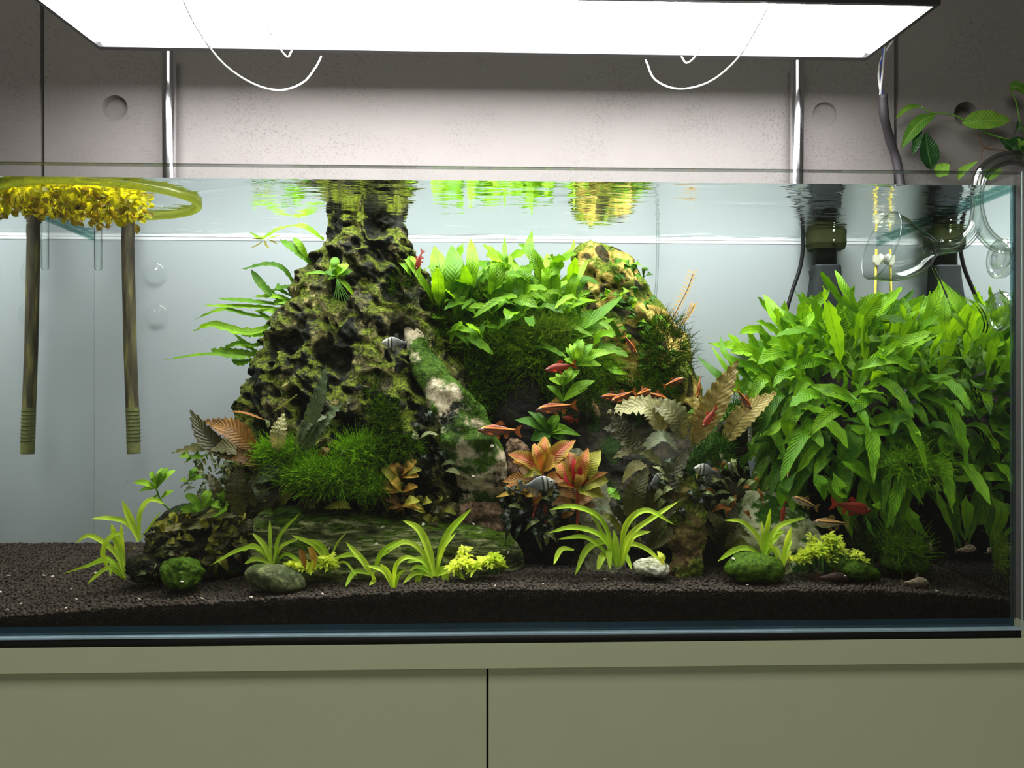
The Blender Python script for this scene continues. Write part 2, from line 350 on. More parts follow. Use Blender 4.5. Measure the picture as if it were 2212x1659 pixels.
def loft_rock(name, rows, m, nr=90, ns=130, amp=.006, fs=16, pits=0, pscale=28, seed=0, pw=2.4, flat=1, ridge=0, lump=.0, label=None, cat='stone', group=None, parent=None):
    "rows: (row, left px, right px, depth Y of the centre, half depth); the silhouette's rows from top to bottom"
    A = np.array(rows, float); r0, r1 = A[0, 0], A[-1, 0]; V, Fc, att = [], [], []; off = Vector((seed*3.1, seed*1.7, seed))
    for i in range(nr+1):
        u = i/nr; u2 = u if flat == 1 else u**flat
        q = r0+(r1-r0)*u2; xl, xr, yc, ry = [float(np.interp(q, A[:, 0], A[:, k])) for k in (1, 2, 3, 4)]
        a, b = W(xl, q, yc), W(xr, q, yc); cx, rx, z = (a.x+b.x)/2, (b.x-a.x)/2, (a.z+b.z)/2
        for k in range(ns):
            t = 2*PI*k/ns; c, s = math.cos(t), math.sin(t)
            ex = math.copysign(abs(c)**(2/pw), c); ey = math.copysign(abs(s)**(2/pw), s)
            p = Vector((cx+rx*ex, yc+ry*ey, z)); n = Vector((ex*ry, ey*rx, .0)).normalized() if rx > 1e-6 else Vector((0, 0, 1))
            if i < 3: n = (n+Vector((0, 0, 1))).normalized()
            w = p+off; d = amp*noise.fractal(w*fs, .9, 2.1, 5); pt = 0
            if ridge: d += ridge*(noise.noise(Vector((w.x*8+w.z*5, w.y*8, w.z*50))))
            if lump: d += lump*(1-2*abs(noise.noise(Vector((w.x*38+w.z*14, w.y*30, w.z*44)))))-lump*.4*abs(noise.noise(w*120))
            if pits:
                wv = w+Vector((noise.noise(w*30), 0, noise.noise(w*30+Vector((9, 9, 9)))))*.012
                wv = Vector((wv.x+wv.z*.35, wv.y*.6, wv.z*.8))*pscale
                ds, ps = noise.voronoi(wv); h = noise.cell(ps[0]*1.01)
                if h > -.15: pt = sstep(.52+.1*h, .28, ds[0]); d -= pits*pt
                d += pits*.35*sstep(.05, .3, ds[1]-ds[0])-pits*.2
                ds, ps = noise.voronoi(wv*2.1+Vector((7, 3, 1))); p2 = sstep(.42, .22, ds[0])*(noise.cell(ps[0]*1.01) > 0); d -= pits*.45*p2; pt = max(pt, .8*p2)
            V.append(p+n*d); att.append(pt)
    for i in range(nr):
        for k in range(ns):
            k2 = (k+1) % ns; Fc.append((i*ns+k, (i+1)*ns+k, (i+1)*ns+k2, i*ns+k2))
    for i0 in (0, nr):
        c = sum((V[i0*ns+k] for k in range(ns)), Vector())/ns; V.append(c); att.append(0); ci = len(V)-1
        for k in range(ns): Fc.append((i0*ns+k, i0*ns+(k+1) % ns, ci) if i0 == 0 else (i0*ns+(k+1) % ns, i0*ns+k, ci))
    V2 = np.array([v[:] for v in V]); V2[:, 1] = np.clip(V2[:, 1], .0130, YB-.003); V2[:, 2] = np.maximum(V2[:, 2], ZB+.0108)
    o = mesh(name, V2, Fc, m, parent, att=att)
    if label: tag(o, label, cat, group)
    return o
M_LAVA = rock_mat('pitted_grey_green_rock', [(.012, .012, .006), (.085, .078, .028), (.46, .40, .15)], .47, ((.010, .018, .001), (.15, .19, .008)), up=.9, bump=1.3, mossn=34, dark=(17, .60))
M_SLAB = rock_mat('moss_covered_slab', [(.10, .085, .06), (.36, .30, .19), (.52, .45, .32)], .58, ((.014, .036, .001), (.055, .12, .003)), up=.1, mossn=13, bump=.9, dark=(15, .54))
M_YEL = rock_mat('yellow_ochre_rock', [(.10, .07, .012), (.32, .23, .045), (.55, .42, .12)], .47, ((.03, .06, .004), (.17, .22, .015)), up=.8, bump=1.0, mossn=22)
M_BLACK = rock_mat('black_wood', [(.003, .003, .003), (.008, .007, .006), (.018, .015, .010)], .30, up=.2, bump=1)
M_DKROCK = rock_mat('dark_brown_rock', [(.005, .005, .003), (.014, .012, .007), (.042, .034, .018)], .42, ((.006, .016, .002), (.025, .06, .006)), up=.5)
M_FLAT = rock_mat('layered_green_stone', [(.012, .018, .006), (.07, .085, .025), (.50, .52, .24)], .43, ((.010, .028, .001), (.10, .18, .006)), up=.9, bump=1.3, mossn=34, st=(.45, 1, 2.2))
M_GREY = rock_mat('streaked_grey_stone', [(.05, .055, .03), (.14, .14, .08), (.28, .28, .18)], .40, up=.3)
M_MOSSY = rock_mat('moss_coated_stone', [(.02, .04, .01), (.03, .07, .01), (.07, .1, .03)], .70, ((.018, .045, .001), (.07, .14, .003)), bump=.6, up=.6, shine=.5)
M_OVAL = rock_mat('speckled_olive_stone', [(.02, .028, .010), (.055, .068, .026), (.16, .18, .07)], .40, ((.02, .045, .006), (.06, .09, .012)), bump=.6, scale=1.8)
M_PALE = rock_mat('pale_mossy_stone', [(.22, .24, .12), (.5, .52, .3), (.68, .68, .48)], .50, ((.02, .07, .004), (.06, .16, .01)), bump=1)
M_WHITE = rock_mat('white_stone', [(.4, .4, .25), (.68, .66, .48), (.75, .73, .6)], .40, ((.08, .12, .02), (.2, .26, .05)), bump=1, scale=2)
M_BARK = rock_mat('rotting_wood', [(.05, .03, .012), (.10, .065, .022), (.30, .25, .07)], .54, ((.02, .045, .003), (.16, .20, .012)), bump=1.3, up=.2)
M_PEB = rock_mat('brown_crumbled_wood', [(.03, .018, .010), (.13, .08, .045), (.26, .17, .11)], .30, bump=1.2, scale=2)

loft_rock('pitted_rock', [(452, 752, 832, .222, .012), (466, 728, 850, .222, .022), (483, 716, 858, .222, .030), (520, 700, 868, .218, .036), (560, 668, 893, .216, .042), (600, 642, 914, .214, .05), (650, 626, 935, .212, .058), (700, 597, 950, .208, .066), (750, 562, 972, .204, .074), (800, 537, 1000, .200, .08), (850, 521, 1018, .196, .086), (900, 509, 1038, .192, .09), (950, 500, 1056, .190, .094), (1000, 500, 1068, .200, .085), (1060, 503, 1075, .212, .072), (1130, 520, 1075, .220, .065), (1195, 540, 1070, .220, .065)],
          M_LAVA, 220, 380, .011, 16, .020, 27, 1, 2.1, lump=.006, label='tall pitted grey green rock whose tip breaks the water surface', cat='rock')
loft_rock('leaning_slab', [(640, 872, 880, .200, .004), (690, 874, 898, .180, .007), (740, 880, 925, .156, .010), (800, 893, 968, .136, .013), (850, 915, 1018, .128, .015), (900, 933, 1053, .12, .017), (950, 952, 1078, .114, .018), (1000, 972, 1092, .122, .019), (1050, 985, 1094, .138, .02), (1100, 990, 1088, .150, .02), (1210, 1000, 1080, .16, .02)],
          M_SLAB, 110, 120, .008, 22, 0, 30, 2, 3.2, label='moss covered slab with bare tan patches leaning on the tall pitted rock', cat='rock')
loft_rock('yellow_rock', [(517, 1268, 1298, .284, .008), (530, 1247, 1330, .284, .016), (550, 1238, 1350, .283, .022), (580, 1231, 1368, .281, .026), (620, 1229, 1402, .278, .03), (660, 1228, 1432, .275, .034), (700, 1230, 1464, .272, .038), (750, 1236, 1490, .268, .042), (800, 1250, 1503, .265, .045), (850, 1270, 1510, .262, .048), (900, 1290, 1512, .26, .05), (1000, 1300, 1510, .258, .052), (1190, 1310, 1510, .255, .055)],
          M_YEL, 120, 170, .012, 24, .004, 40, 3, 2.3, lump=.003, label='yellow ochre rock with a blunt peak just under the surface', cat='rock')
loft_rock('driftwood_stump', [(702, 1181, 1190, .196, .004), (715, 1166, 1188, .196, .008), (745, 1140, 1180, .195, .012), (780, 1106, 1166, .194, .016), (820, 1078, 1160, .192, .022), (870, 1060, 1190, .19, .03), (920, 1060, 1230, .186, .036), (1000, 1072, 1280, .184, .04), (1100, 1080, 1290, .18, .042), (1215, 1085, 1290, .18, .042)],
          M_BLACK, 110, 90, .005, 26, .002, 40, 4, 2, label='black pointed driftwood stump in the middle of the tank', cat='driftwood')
loft_rock('mossy_boulder', [(655, 985, 1060, .262, .02), (690, 945, 1225, .262, .03), (740, 935, 1245, .26, .036), (800, 950, 1250, .256, .04), (900, 990, 1250, .25, .042), (1195, 1000, 1240, .245, .045)],
          M_DKROCK, 50, 90, .010, 20, 0, 30, 15, 2.3, label='dark mossy boulder behind the black stump, almost covered by moss', cat='rock')
loft_rock('shaded_rock', [(838, 1230, 1330, .24, .01), (880, 1180, 1420, .235, .03), (930, 1160, 1520, .225, .045), (990, 1150, 1600, .21, .055), (1060, 1150, 1640, .195, .06), (1140, 1160, 1650, .19, .065), (1205, 1170, 1650, .19, .068)],
          M_DKROCK, 80, 160, .010, 20, 0, 30, 5, 2.4, label='low dark brown rock in shade behind the red plants', cat='rock')
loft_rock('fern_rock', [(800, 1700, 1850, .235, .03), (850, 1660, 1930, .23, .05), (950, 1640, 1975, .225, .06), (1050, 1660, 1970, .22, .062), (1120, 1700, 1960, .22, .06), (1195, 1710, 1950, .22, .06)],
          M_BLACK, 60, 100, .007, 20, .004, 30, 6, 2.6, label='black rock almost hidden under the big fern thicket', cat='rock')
loft_rock('streaked_stone', [(972, 1228, 1250, .15, .008), (1000, 1225, 1282, .146, .014), (1050, 1235, 1312, .14, .018), (1100, 1248, 1330, .134, .02), (1150, 1258, 1345, .13, .022), (1235, 1265, 1350, .128, .022)],
          M_GREY, 70, 70, .004, 30, .0, 30, 7, 2.6, ridge=.002, label='upright streaked grey green stone behind the grassy plant at centre', cat='stone')
loft_rock('flat_stone', [(1095, 580, 690, .130, .014), (1104, 560, 760, .126, .024), (1118, 548, 880, .122, .031), (1134, 540, 1020, .120, .036), (1152, 534, 1095, .118, .039), (1175, 530, 1118, .116, .041), (1200, 532, 1130, .115, .042), (1225, 540, 1134, .114, .042), (1252, 550, 1120, .114, .041)],
          M_FLAT, 70, 230, .007, 28, 0, 26, 8, 2.6, ridge=.004, label='long low layered green stone lying across the left foreground', cat='stone')
loft_rock('wood_stump', [(1030, 1450, 1500, .102, .010), (1060, 1440, 1518, .098, .016), (1110, 1436, 1524, .094, .019), (1160, 1438, 1522, .09, .02), (1200, 1448, 1520, .088, .02), (1248, 1455, 1510, .086, .018)],
          M_BARK, 80, 80, .008, 40, 0, 45, 9, 2.4, ridge=.003, label='short upright rotting wood stump streaked yellow green', cat='driftwood')
loft_rock('pale_rock', [(1062, 1612, 1660, .15, .010), (1085, 1590, 1705, .146, .02), (1110, 1580, 1740, .142, .028), (1140, 1580, 1765, .136, .033), (1170, 1585, 1785, .13, .036), (1232, 1590, 1800, .128, .036)],
          M_PALE, 60, 110, .008, 28, 0, 34, 10, 2.4, label='pale rock with white and moss green patches under the fern thicket', cat='rock')
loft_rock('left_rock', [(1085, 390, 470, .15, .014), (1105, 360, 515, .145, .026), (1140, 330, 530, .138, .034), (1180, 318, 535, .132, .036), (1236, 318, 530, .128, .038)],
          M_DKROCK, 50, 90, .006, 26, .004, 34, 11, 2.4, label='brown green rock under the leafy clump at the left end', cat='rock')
def pebble(name, px0, px1, py0, py1, Y, ry, m, seed, label, tilt=0, amp=.002, cat='stone', group=None):
    "a rounded stone that fills this pixel box, sunk a little in the soil"
    a, b = W(px0, py0, Y), W(px1, py1, Y); rx, rz = (b.x-a.x)/2, (a.z-b.z)/2; c = (a+b)/2
    bm = bmesh.new(); bmesh.ops.create_icosphere(bm, subdivisions=5, radius=1); off = Vector((seed*2.3, seed, 0))
    for v in bm.verts:
        n = v.co.copy(); q = Vector((n.x*rx, n.y*ry, n.z*rz*(1 if n.z > 0 else .8))); q += n*amp*noise.fractal((q+off)*42, .9, 2, 4)*1.6
        ct, st = math.cos(tilt), math.sin(tilt); v.co = (q.x*ct-q.z*st, q.y, q.x*st+q.z*ct)
    V = [Vector(v.co)+c for v in bm.verts]; Fc = [[v.index for v in f.verts] for f in bm.faces]; bm.free()
    return tag(mesh(name, [(v.x, max(v.y, .0135), v.z) for v in V], Fc, m), label, cat, group)
pebble('pebble', 344, 440, 1203, 1282, .055, .022, M_MOSSY, 1, 'rounded green mossy stone on the soil at the left end', 0, .004)
pebble('pebble', 528, 662, 1220, 1284, .040, .018, M_OVAL, 2, 'smooth oval speckled olive stone lying tilted before the long flat stone', -.22, .0015)
pebble('pebble', 270, 352, 1198, 1262, .085, .02, M_DKROCK, 3, 'small dark stone behind the leftmost grassy plant', 0, .004)
pebble('pebble', 1372, 1446, 1211, 1248, .055, .014, M_WHITE, 4, 'small white stone on the soil right of the centre grassy plant', -.1, .004)
pebble('pebble', 1565, 1694, 1194, 1268, .048, .024, M_MOSSY, 5, 'dome shaped bright moss stone with a snail shell on it', -.08, .002)
pebble('pebble', 1785, 1898, 1200, 1262, .052, .02, M_MOSSY, 6, 'wedge shaped moss stone right of the yellow green bush', -.28, .003)
pebble('pebble', 1898, 2008, 1190, 1246, .075, .02, M_MOSSY, 7, 'moss stone bearing an upright tuft of moss strands', -.1, .002)
pebble('wood_lump', 975, 1100, 1085, 1160, .128, .014, M_PEB, 8, 'crumbled reddish brown wood lump behind the flat stone', 0, .006, 'driftwood')
pebble('wood_lump', 1090, 1140, 945, 1050, .135, .012, M_PEB, 9, 'thin brown wood lump below the big orange striped fish', .1, .005, 'driftwood')
pebble('wood_lump', 1545, 1620, 905, 990, .12, .012, M_DKROCK, 10, 'dark green wood lump below the long wavy brown leaf', -.5, .006, 'driftwood')
def branch(name, pts, rad, m, label, amp=.002):
    P = spline([W(*p) for p in pts], 50); rr = [float(np.interp(i/50, np.linspace(0, 1, len(rad)), rad)) for i in range(51)]
    V, Fc = tube(P, rr, 20); V = [v+Vector((noise.noise(v*60), noise.noise(v*60+Vector((5, 0, 0))), noise.noise(v*60+Vector((0, 7, 0)))))*amp for v in V]
    return tag(mesh(name, V, Fc, m), label, 'driftwood')
branch('mossy_branch', [(1640, 868, .15), (1600, 915, .14), (1550, 965, .13), (1500, 1020, .12), (1465, 1090, .11), (1460, 1180, .105)], [.012, .019, .020, .018, .017, .02], rock_mat('mossy_wood', [(.02, .012, .006), (.09, .07, .02), (.32, .28, .07)], .53, ((.006, .02, .002), (.03, .075, .006)), bump=1.2), 'thick mossy driftwood branch slanting down from the fern thicket', .007)
# ================================================================ LEAVES AND PLANTS
XLO, XHI = XL+.0052, XR-.0052
def leaf_mat(name, dark, light, rib=None, trans=.45, veins=.35, rough=.45, edge=None, per=True):
    t = NT(name); uvn = t.n('UVMap').outputs[0]; sp = t.n('SeparateXYZ', {'Vector': uvn}); u, v = sp.outputs['X'], sp.outputs['Y']
    co = t.n('TexCoord').outputs['Object']; rnd = t.n('ObjectInfo').outputs['Random']
    a = t.math('ABSOLUTE', t.math('SUBTRACT', u, .5))
    f = t.math('ADD', t.math('MULTIPLY', t.noise(55, 3, .6, co), .7), t.math('MULTIPLY', t.math('SUBTRACT', rnd, .3), .5 if per else 0))
    col = t.mix(t.ramp(f, [(.25, (0, 0, 0)), (.65, (1, 1, 1))]), dark, light)
    vein = t.math('SINE', t.math('ADD', t.math('MULTIPLY', v, 95), t.math('MULTIPLY', a, -30)))
    col = t.mix(t.math('MULTIPLY', t.ramp(vein, [(.55, (0, 0, 0)), (1, (1, 1, 1))]), veins), col, tuple(x*.45 for x in dark))
    if edge: col = t.mix(t.ramp(a, [(.2, (0, 0, 0)), (.48, (1, 1, 1))]), col, edge)
    if rib: col = t.mix(t.math('MULTIPLY', t.ramp(a, [(.015, (1, 1, 1)), (.05, (0, 0, 0))]), .7), col, rib)
    n = t.bump(t.math('ADD', vein, t.math('MULTIPLY', t.noise(300, 2, .5, co), 2)), .35, .0006)
    p = t.n('BsdfPrincipled', {'Base Color': col, 'Roughness': rough, 'Specular IOR Level': .22, 'Normal': n}).outputs[0]
    tr = t.n('BsdfTranslucent', {'Color': t.mix(1.0, col, (1.45, 1.25, .5), 'MULTIPLY')}).outputs[0]
    return t.done(t.n('MixShader', {0: trans, 1: p, 2: tr}).outputs[0])
FERN = leaf_mat('fern_green', (.055, .17, .002), (.23, .47, .006), (.04, .14, .003), .42, .2)
FERN2 = leaf_mat('fern_bright_green', (.10, .27, .003), (.25, .52, .010), (.08, .24, .004), .40, .18)
GRASS = leaf_mat('grass_yellow_green', (.36, .60, .02), (.62, .84, .07), (.35, .62, .05), .5, .1)
GRASS2 = leaf_mat('grass_dull_green', (.08, .17, .015), (.17, .30, .04), (.1, .2, .02), .35, .1)
LIME = leaf_mat('lime_green', (.46, .62, .02), (.78, .88, .12), (.8, .85, .2), .45, .1)
STEMG = leaf_mat('soft_green', (.12, .29, .006), (.30, .54, .025), (.3, .6, .1), .45, .2)
STEMD = leaf_mat('deep_green', (.03, .10, .003), (.08, .22, .008), (.06, .2, .02), .35, .2)
CRYB = leaf_mat('crypt_brown', (.10, .05, .008), (.34, .15, .02), (.16, .07, .01), .3, .25, .4)
CRYD = leaf_mat('crypt_dark_olive', (.03, .028, .008), (.09, .085, .022), (.03, .03, .01), .3, .25, .4)
CRYP = leaf_mat('crypt_pale_olive', (.15, .15, .055), (.40, .38, .17), (.15, .14, .04), .3, .22, .4)
CRYW = leaf_mat('crypt_silvery', (.30, .34, .22), (.55, .60, .42), (.25, .26, .12), .2, .2, .35)
CRYG = leaf_mat('crypt_grey_green', (.06, .09, .035), (.20, .25, .12), (.06, .08, .02), .3, .5, .4)
CRYY = leaf_mat('crypt_tan', (.20, .15, .035), (.44, .35, .10), (.16, .10, .02), .35, .22, .4)
REDO = leaf_mat('orange_red_leaf', (.24, .07, .012), (.52, .20, .03), (.62, .12, .10), .35, .25, .4, (.30, .22, .02))
REDC = leaf_mat('crimson_leaf', (.38, .012, .015), (.60, .03, .04), (.7, .12, .12), .35, .2)
REDY = leaf_mat('yellow_orange_leaf', (.38, .20, .02), (.62, .40, .06), (.55, .2, .04), .4, .2)
OLIV = leaf_mat('olive_yellow_leaf', (.16, .17, .015), (.36, .36, .04), (.3, .2, .04), .4, .2)
BUCE = leaf_mat('dark_blue_green_leaf', (.008, .014, .006), (.03, .05, .024), (.03, .05, .03), .15, .2, .3)
BUCL = leaf_mat('pale_ruffled_leaf', (.12, .17, .05), (.33, .38, .16), (.3, .14, .08), .25, .3, .35)
HOUS = leaf_mat('house_plant_leaf', (.10, .26, .03), (.24, .48, .06), (.3, .5, .12), .4, .2)
HOUSD = leaf_mat('glossy_dark_leaf', (.012, .045, .012), (.03, .09, .025), (.08, .16, .05), .15, .3, .25)
PROF = {
 'lance': lambda v: max(.02, math.sin(PI*min(1, v**.85))**.85) if v > .02 else .06,
 'fern': lambda v: .10+.9*sstep(.02, .35, v) if v < .5 else max(.01, (1-((v-.5)/.5)**2.2)),
 'strap': lambda v: .42+.58*sstep(0, .4, v) if v < .6 else max(.02, (1-((v-.6)/.4)**2)**.8),
 'oval': lambda v: .08 if v < .12 else max(.01, math.sqrt(max(0, math.sin(PI*(v-.10)/.90)))),
 'spoon': lambda v: .16 if v < .25 else max(.01, math.sqrt(max(0, math.sin(PI*(.12+.88*(v-.25)/.75))))),
}
def leaf_geo(P, w, hint=None, prof='fern', cup=.18, ruf=0, rfreq=9, twist=0, n=12, ph=0, clampit=True, thick=0):
    S = spline(P, n); hint = Vector(hint) if hint is not None else Vector((0, -1, .75)); V, Fc, U = [], [], []; pf = PROF[prof]; ws = None
    for i in range(n+1):
        v = i/n; T = (S[min(i+1, n)]-S[max(i-1, 0)]).normalized(); s = T.cross(hint)
        if s.length < .15: s = ws if ws is not None else T.orthogonal()
        s.normalize()
        if ws is not None and s.dot(ws) < 0: s = -s
        ws = s.copy(); nn = s.cross(T)
        if twist: s = Matrix.Rotation(twist*(v-.2), 3, T) @ s; nn = s.cross(T)
        hw = w*.5*pf(v)
        for k, u in enumerate((-1, -.5, 0, .5, 1)):
            p = S[i]+s*hw*u+nn*(cup*hw*abs(u)**1.3*1.2)
            if ruf: p = p+nn*ruf*w*abs(u)**1.5*math.sin(rfreq*v*2*PI+ph+(1.3 if u > 0 else 0))+s*(ruf*.35*w*(1 if u > 0 else -1)*(abs(u) > .9)*math.sin(rfreq*1.37*v*2*PI+ph))
            if clampit: p.x = min(XHI, max(XLO, p.x)); p.y = min(YB-.004, max(.0116, p.y)); p.z = min(ZWAT-.001, p.z)
            V.append(p); U.append((u*.5+.5, v))
    for i in range(n):
        for k in range(4): q = i*5+k; Fc.append((q, q+1, q+6, q+5))
    return V, Fc, U
def leaf(parent, P, w, m, name='leaf', **kw):
    V, Fc, U = leaf_geo(P, w, **kw); return mesh(name, V, Fc, m, parent, uv=U)
def hl(parent, pts, wpx, m, Y=None, out=.0, **kw):
    "a leaf given by its course in the photograph and its depth; out = how far its middle bulges towards the front"
    n = len(pts); Pp = []
    for i, p in enumerate(pts):
        y = p[2] if len(p) > 2 else Y-out*math.sin(PI*i/(n-1)) if n > 1 else Y
        Pp.append(W(p[0], p[1], y))
    return leaf(parent, Pp, wpx*PX(Pp[0].y), m, ph=R.uniform(0, 6), **kw)
def plant(name, px, py, Y, label, cat='plant', group=None):
    return empty(name, W(px, py, Y), label, cat, group)
def stem(parent, P, r, m, n=14): return mesh('stem', *tube(spline(P, n), r, 6), m, parent)
M_STG = simple('green_stem', (.10, .24, .03), .5, spec=.1); M_STB = simple('brown_stem', (.10, .05, .02), .6, spec=.1); M_STR = simple('red_stem', (.36, .06, .03), .5, spec=.1)

# ---- fern thickets
def fern_leaf(parent, base, d, L, w, m, droop, hint=None, prof='fern', ruf=.10):
    d = d.normalized(); P = [base, base+d*L*.35+Vector((0, 0, .10*L)), base+d*L*.72+Vector((0, 0, .02*L-droop*L*.3)), base+d*L*.98+Vector((0, 0, -droop*L*.8))]
    leaf(parent, P, w, m, hint=hint, prof=prof, cup=R.uniform(.05, .3), ruf=ruf, rfreq=R.uniform(4, 8), twist=R.uniform(-.8, .8), ph=R.uniform(0, 6), n=11)
big = empty('fern_thicket', (.50, .17, .92), 'huge dense bright green fern thicket filling the right end of the tank', 'fern')
C0 = Vector((.520, .200, 1.045)); RAD = Vector((.172, .135, .145)); cnt = 0; ga = PI*(3-math.sqrt(5)); k = 0
def thicket_leaf(k, inner):
    zz = 1-2*((k*.618034) % 1); th = k*ga*1.7; rr = math.sqrt(1-zz*zz); nv = Vector((rr*math.cos(th), rr*math.sin(th), zz))
    if nv.y > .35 and nv.z < .3: return None
    b = C0+Vector((nv.x*RAD.x, nv.y*RAD.y, nv.z*RAD.z))*(R.uniform(.6, .78) if inner else R.uniform(.74, 1.0))
    if b.x > XHI-.008 or b.y > YB-.02 or b.y < .02 or b.z < (.93 if not inner else .99): return None
    d = Vector((nv.x*.6+R.uniform(-1.1, 1.1), nv.y*.5-.30+R.uniform(-.35, .35), nv.z*.8+R.uniform(-.55, .55)+(.35 if nv.z > .25 else .05)))
    if nv.z < .0 and not inner and R.random() < .5: return None
    return nv, b, d.normalized()
while cnt < 225 and k < 3000:
    k += 1; q = thicket_leaf(k, False)
    if q is None: continue
    nv, b, d = q; L = R.uniform(.050, .088)*(1.1 if nv.z > .4 else 1)
    fern_leaf(big, b, d, L, L*R.uniform(.16, .25), FERN2 if R.random() < .45+.3*nv.z else FERN, R.uniform(.1, 1.1) if nv.z < .4 else R.uniform(-.15, .5)); cnt += 1
def leaf_mass(name, parent, gen, n, m, lo=.04, hi=.07):
    out = []
    while len(out) < n:
        q = gen()
        if q is None: continue
        b, d = q; L = R.uniform(lo, hi); P = [b, b+d*L*.5+Vector((0, 0, .06*L)), b+d*L+Vector((0, 0, -R.uniform(0, .7)*L))]
        out.append(leaf_geo(P, L*R.uniform(.2, .32), prof='fern', cup=.2, n=7, twist=R.uniform(-.8, .8)))
    V, Fc, U = join(out); return tag(mesh(name, V, Fc, m, parent, uv=U), kind='stuff')
def gen_big():
    q = thicket_leaf(R.randrange(9999), True); return q and (q[1], q[2])
leaf_mass('inner_leaves', big, gen_big, 420, FERN)
for pts, w in (([(1730, 775), (1688, 700), (1650, 636)], 38), ([(1770, 760), (1735, 710), (1690, 680), (1655, 650)], 30), ([(1895, 745), (1850, 670), (1822, 620), (1803, 582)], 24),
               ([(1960, 760), (1955, 690), (1952, 640)], 30), ([(1990, 770), (2010, 690), (2030, 640), (2060, 580)], 36), ([(2035, 760), (2040, 690), (2040, 635)], 24), ([(2150, 740), (2150, 690), (2175, 660)], 30),
               ([(1700, 830), (1640, 800), (1570, 770), (1556, 725)], 20), ([(1600, 870), (1560, 820), (1505, 770)], 20), ([(1640, 860), (1580, 810), (1535, 745)], 14),
               ([(1790, 750), (1780, 700), (1762, 690)], 26), ([(1830, 760), (1800, 720), (1768, 700)], 22), ([(1700, 770), (1740, 700), (1768, 668)], 18), ([(1680, 840), (1660, 790), (1650, 750)], 22),
               ([(1640, 840), (1600, 800), (1605, 780)], 24), ([(2120, 770), (2070, 690), (2030, 672)], 16), ([(2170, 770), (2200, 700), (2212, 640)], 20)):
    hl(big, pts, w, R.choice([FERN, FERN2]), Y=.17 if pts[0][0] < 2000 else .09, out=.03, ruf=.05)
for pts, w in (([(1850, 800), (1920, 775), (1980, 805)], 34), ([(1855, 868), (1810, 850), (1752, 833)], 36), ([(2080, 930), (2040, 960), (2060, 1000)], 34), ([(1830, 915), (1835, 960), (1815, 1000)], 50), ([(1815, 990), (1850, 1010), (1895, 1050)], 34),
               ([(1760, 1020), (1775, 1050), (1782, 1082)], 34), ([(1800, 1020), (1815, 1060), (1822, 1065)], 34), ([(1720, 1020), (1690, 1060), (1688, 1100)], 26), ([(1700, 950), (1705, 905), (1735, 880)], 34), ([(1960, 1090), (1975, 1130), (2005, 1160)], 30),
               ([(2020, 1050), (2040, 1110), (2065, 1168)], 16), ([(2085, 1070), (2088, 1110), (2086, 1168)], 28), ([(2140, 1070), (2150, 1110), (2165, 1135)], 22), ([(1880, 1090), (1900, 1092), (1927, 1100)], 20), ([(1870, 1115), (1880, 1145), (1900, 1170)], 10),
               ([(1690, 960), (1720, 940), (1775, 930)], 24), ([(2000, 960), (1930, 990), (1880, 1010)], 26), ([(2010, 980), (1985, 1010), (1990, 1030)], 26), ([(2050, 1040), (2110, 1030), (2145, 1035)], 22), ([(1830, 985), (1870, 940), (1830, 920)], 30), ([(1930, 930), (1900, 935), (1860, 925)], 20),
               ([(1950, 960), (1990, 1000), (2025, 1030)], 26), ([(1650, 900), (1620, 920), (1600, 900)], 26), ([(1690, 900), (1670, 930), (1640, 940)], 20)):
    hl(big, pts, w, R.choice([FERN, FERN2, FERN2]), Y=.075 if pts[0][0] > 1700 else .12, out=.012, ruf=.05, cup=.2, twist=R.uniform(-.3, .3))
mid = empty('fern_clump', W(1080, 740, .215), 'bright green fern clump growing between the pitted rock and the yellow rock', 'fern')
for pts, w in (([(975, 690), (955, 600), (938, 530)], 44), ([(985, 690), (985, 600), (975, 528)], 46), ([(1000, 680), (1020, 580), (1016, 514)], 28), ([(1060, 690), (1072, 600), (1070, 548)], 32), ([(1095, 690), (1110, 610), (1100, 550)], 40), ([(1110, 600), (1092, 560), (1090, 510)], 12),
               ([(1190, 680), (1165, 580), (1143, 540), (1150, 496)], 24), ([(1185, 690), (1190, 610), (1182, 548)], 40), ([(1180, 640), (1200, 570), (1235, 540), (1240, 515)], 10), ([(1225, 700), (1235, 620), (1272, 560)], 24), ([(1060, 720), (1150, 650), (1240, 600)], 34), ([(1100, 700), (1170, 660), (1180, 636)], 22),
               ([(1190, 700), (1240, 655), (1290, 648)], 24), ([(1150, 740), (1260, 700), (1350, 635)], 26), ([(1200, 740), (1260, 720), (1330, 685)], 24), ([(1125, 720), (1095, 690), (1072, 695)], 20), ([(900, 620), (880, 580), (835, 536)], 14), ([(900, 640), (900, 570), (860, 545)], 12), ([(960, 700), (920, 620), (880, 560), (862, 540)], 14), ([(1000, 720), (990, 650), (1010, 600)], 26), ([(1020, 700), (1000, 630), (1060, 570)], 24),
               ([(1290, 780), (1330, 800), (1358, 808)], 20), ([(1215, 700), (1190, 640), (1150, 600)], 30), ([(1040, 700), (1090, 640), (1110, 620)], 30), ([(1130, 700), (1130, 600), (1150, 570)], 30)):
    hl(mid, pts, w, R.choice([FERN2, FERN2, FERN]), Y=.215, out=.035, ruf=.04, cup=.15, twist=R.uniform(-.25, .25))
for i in range(85):
    a = R.uniform(0, 2*PI); q = math.sqrt(R.random()); b = W(1085+165*q*math.cos(a), 668+75*q*math.sin(a), R.uniform(.19, .28)); d = Vector((R.uniform(-.9, .9), R.uniform(-.7, .1), R.uniform(.1, 1)))
    L = R.uniform(.045, .085); fern_leaf(mid, b, d, L, L*R.uniform(.18, .28), R.choice([FERN, FERN2]), R.uniform(-.1, .5))
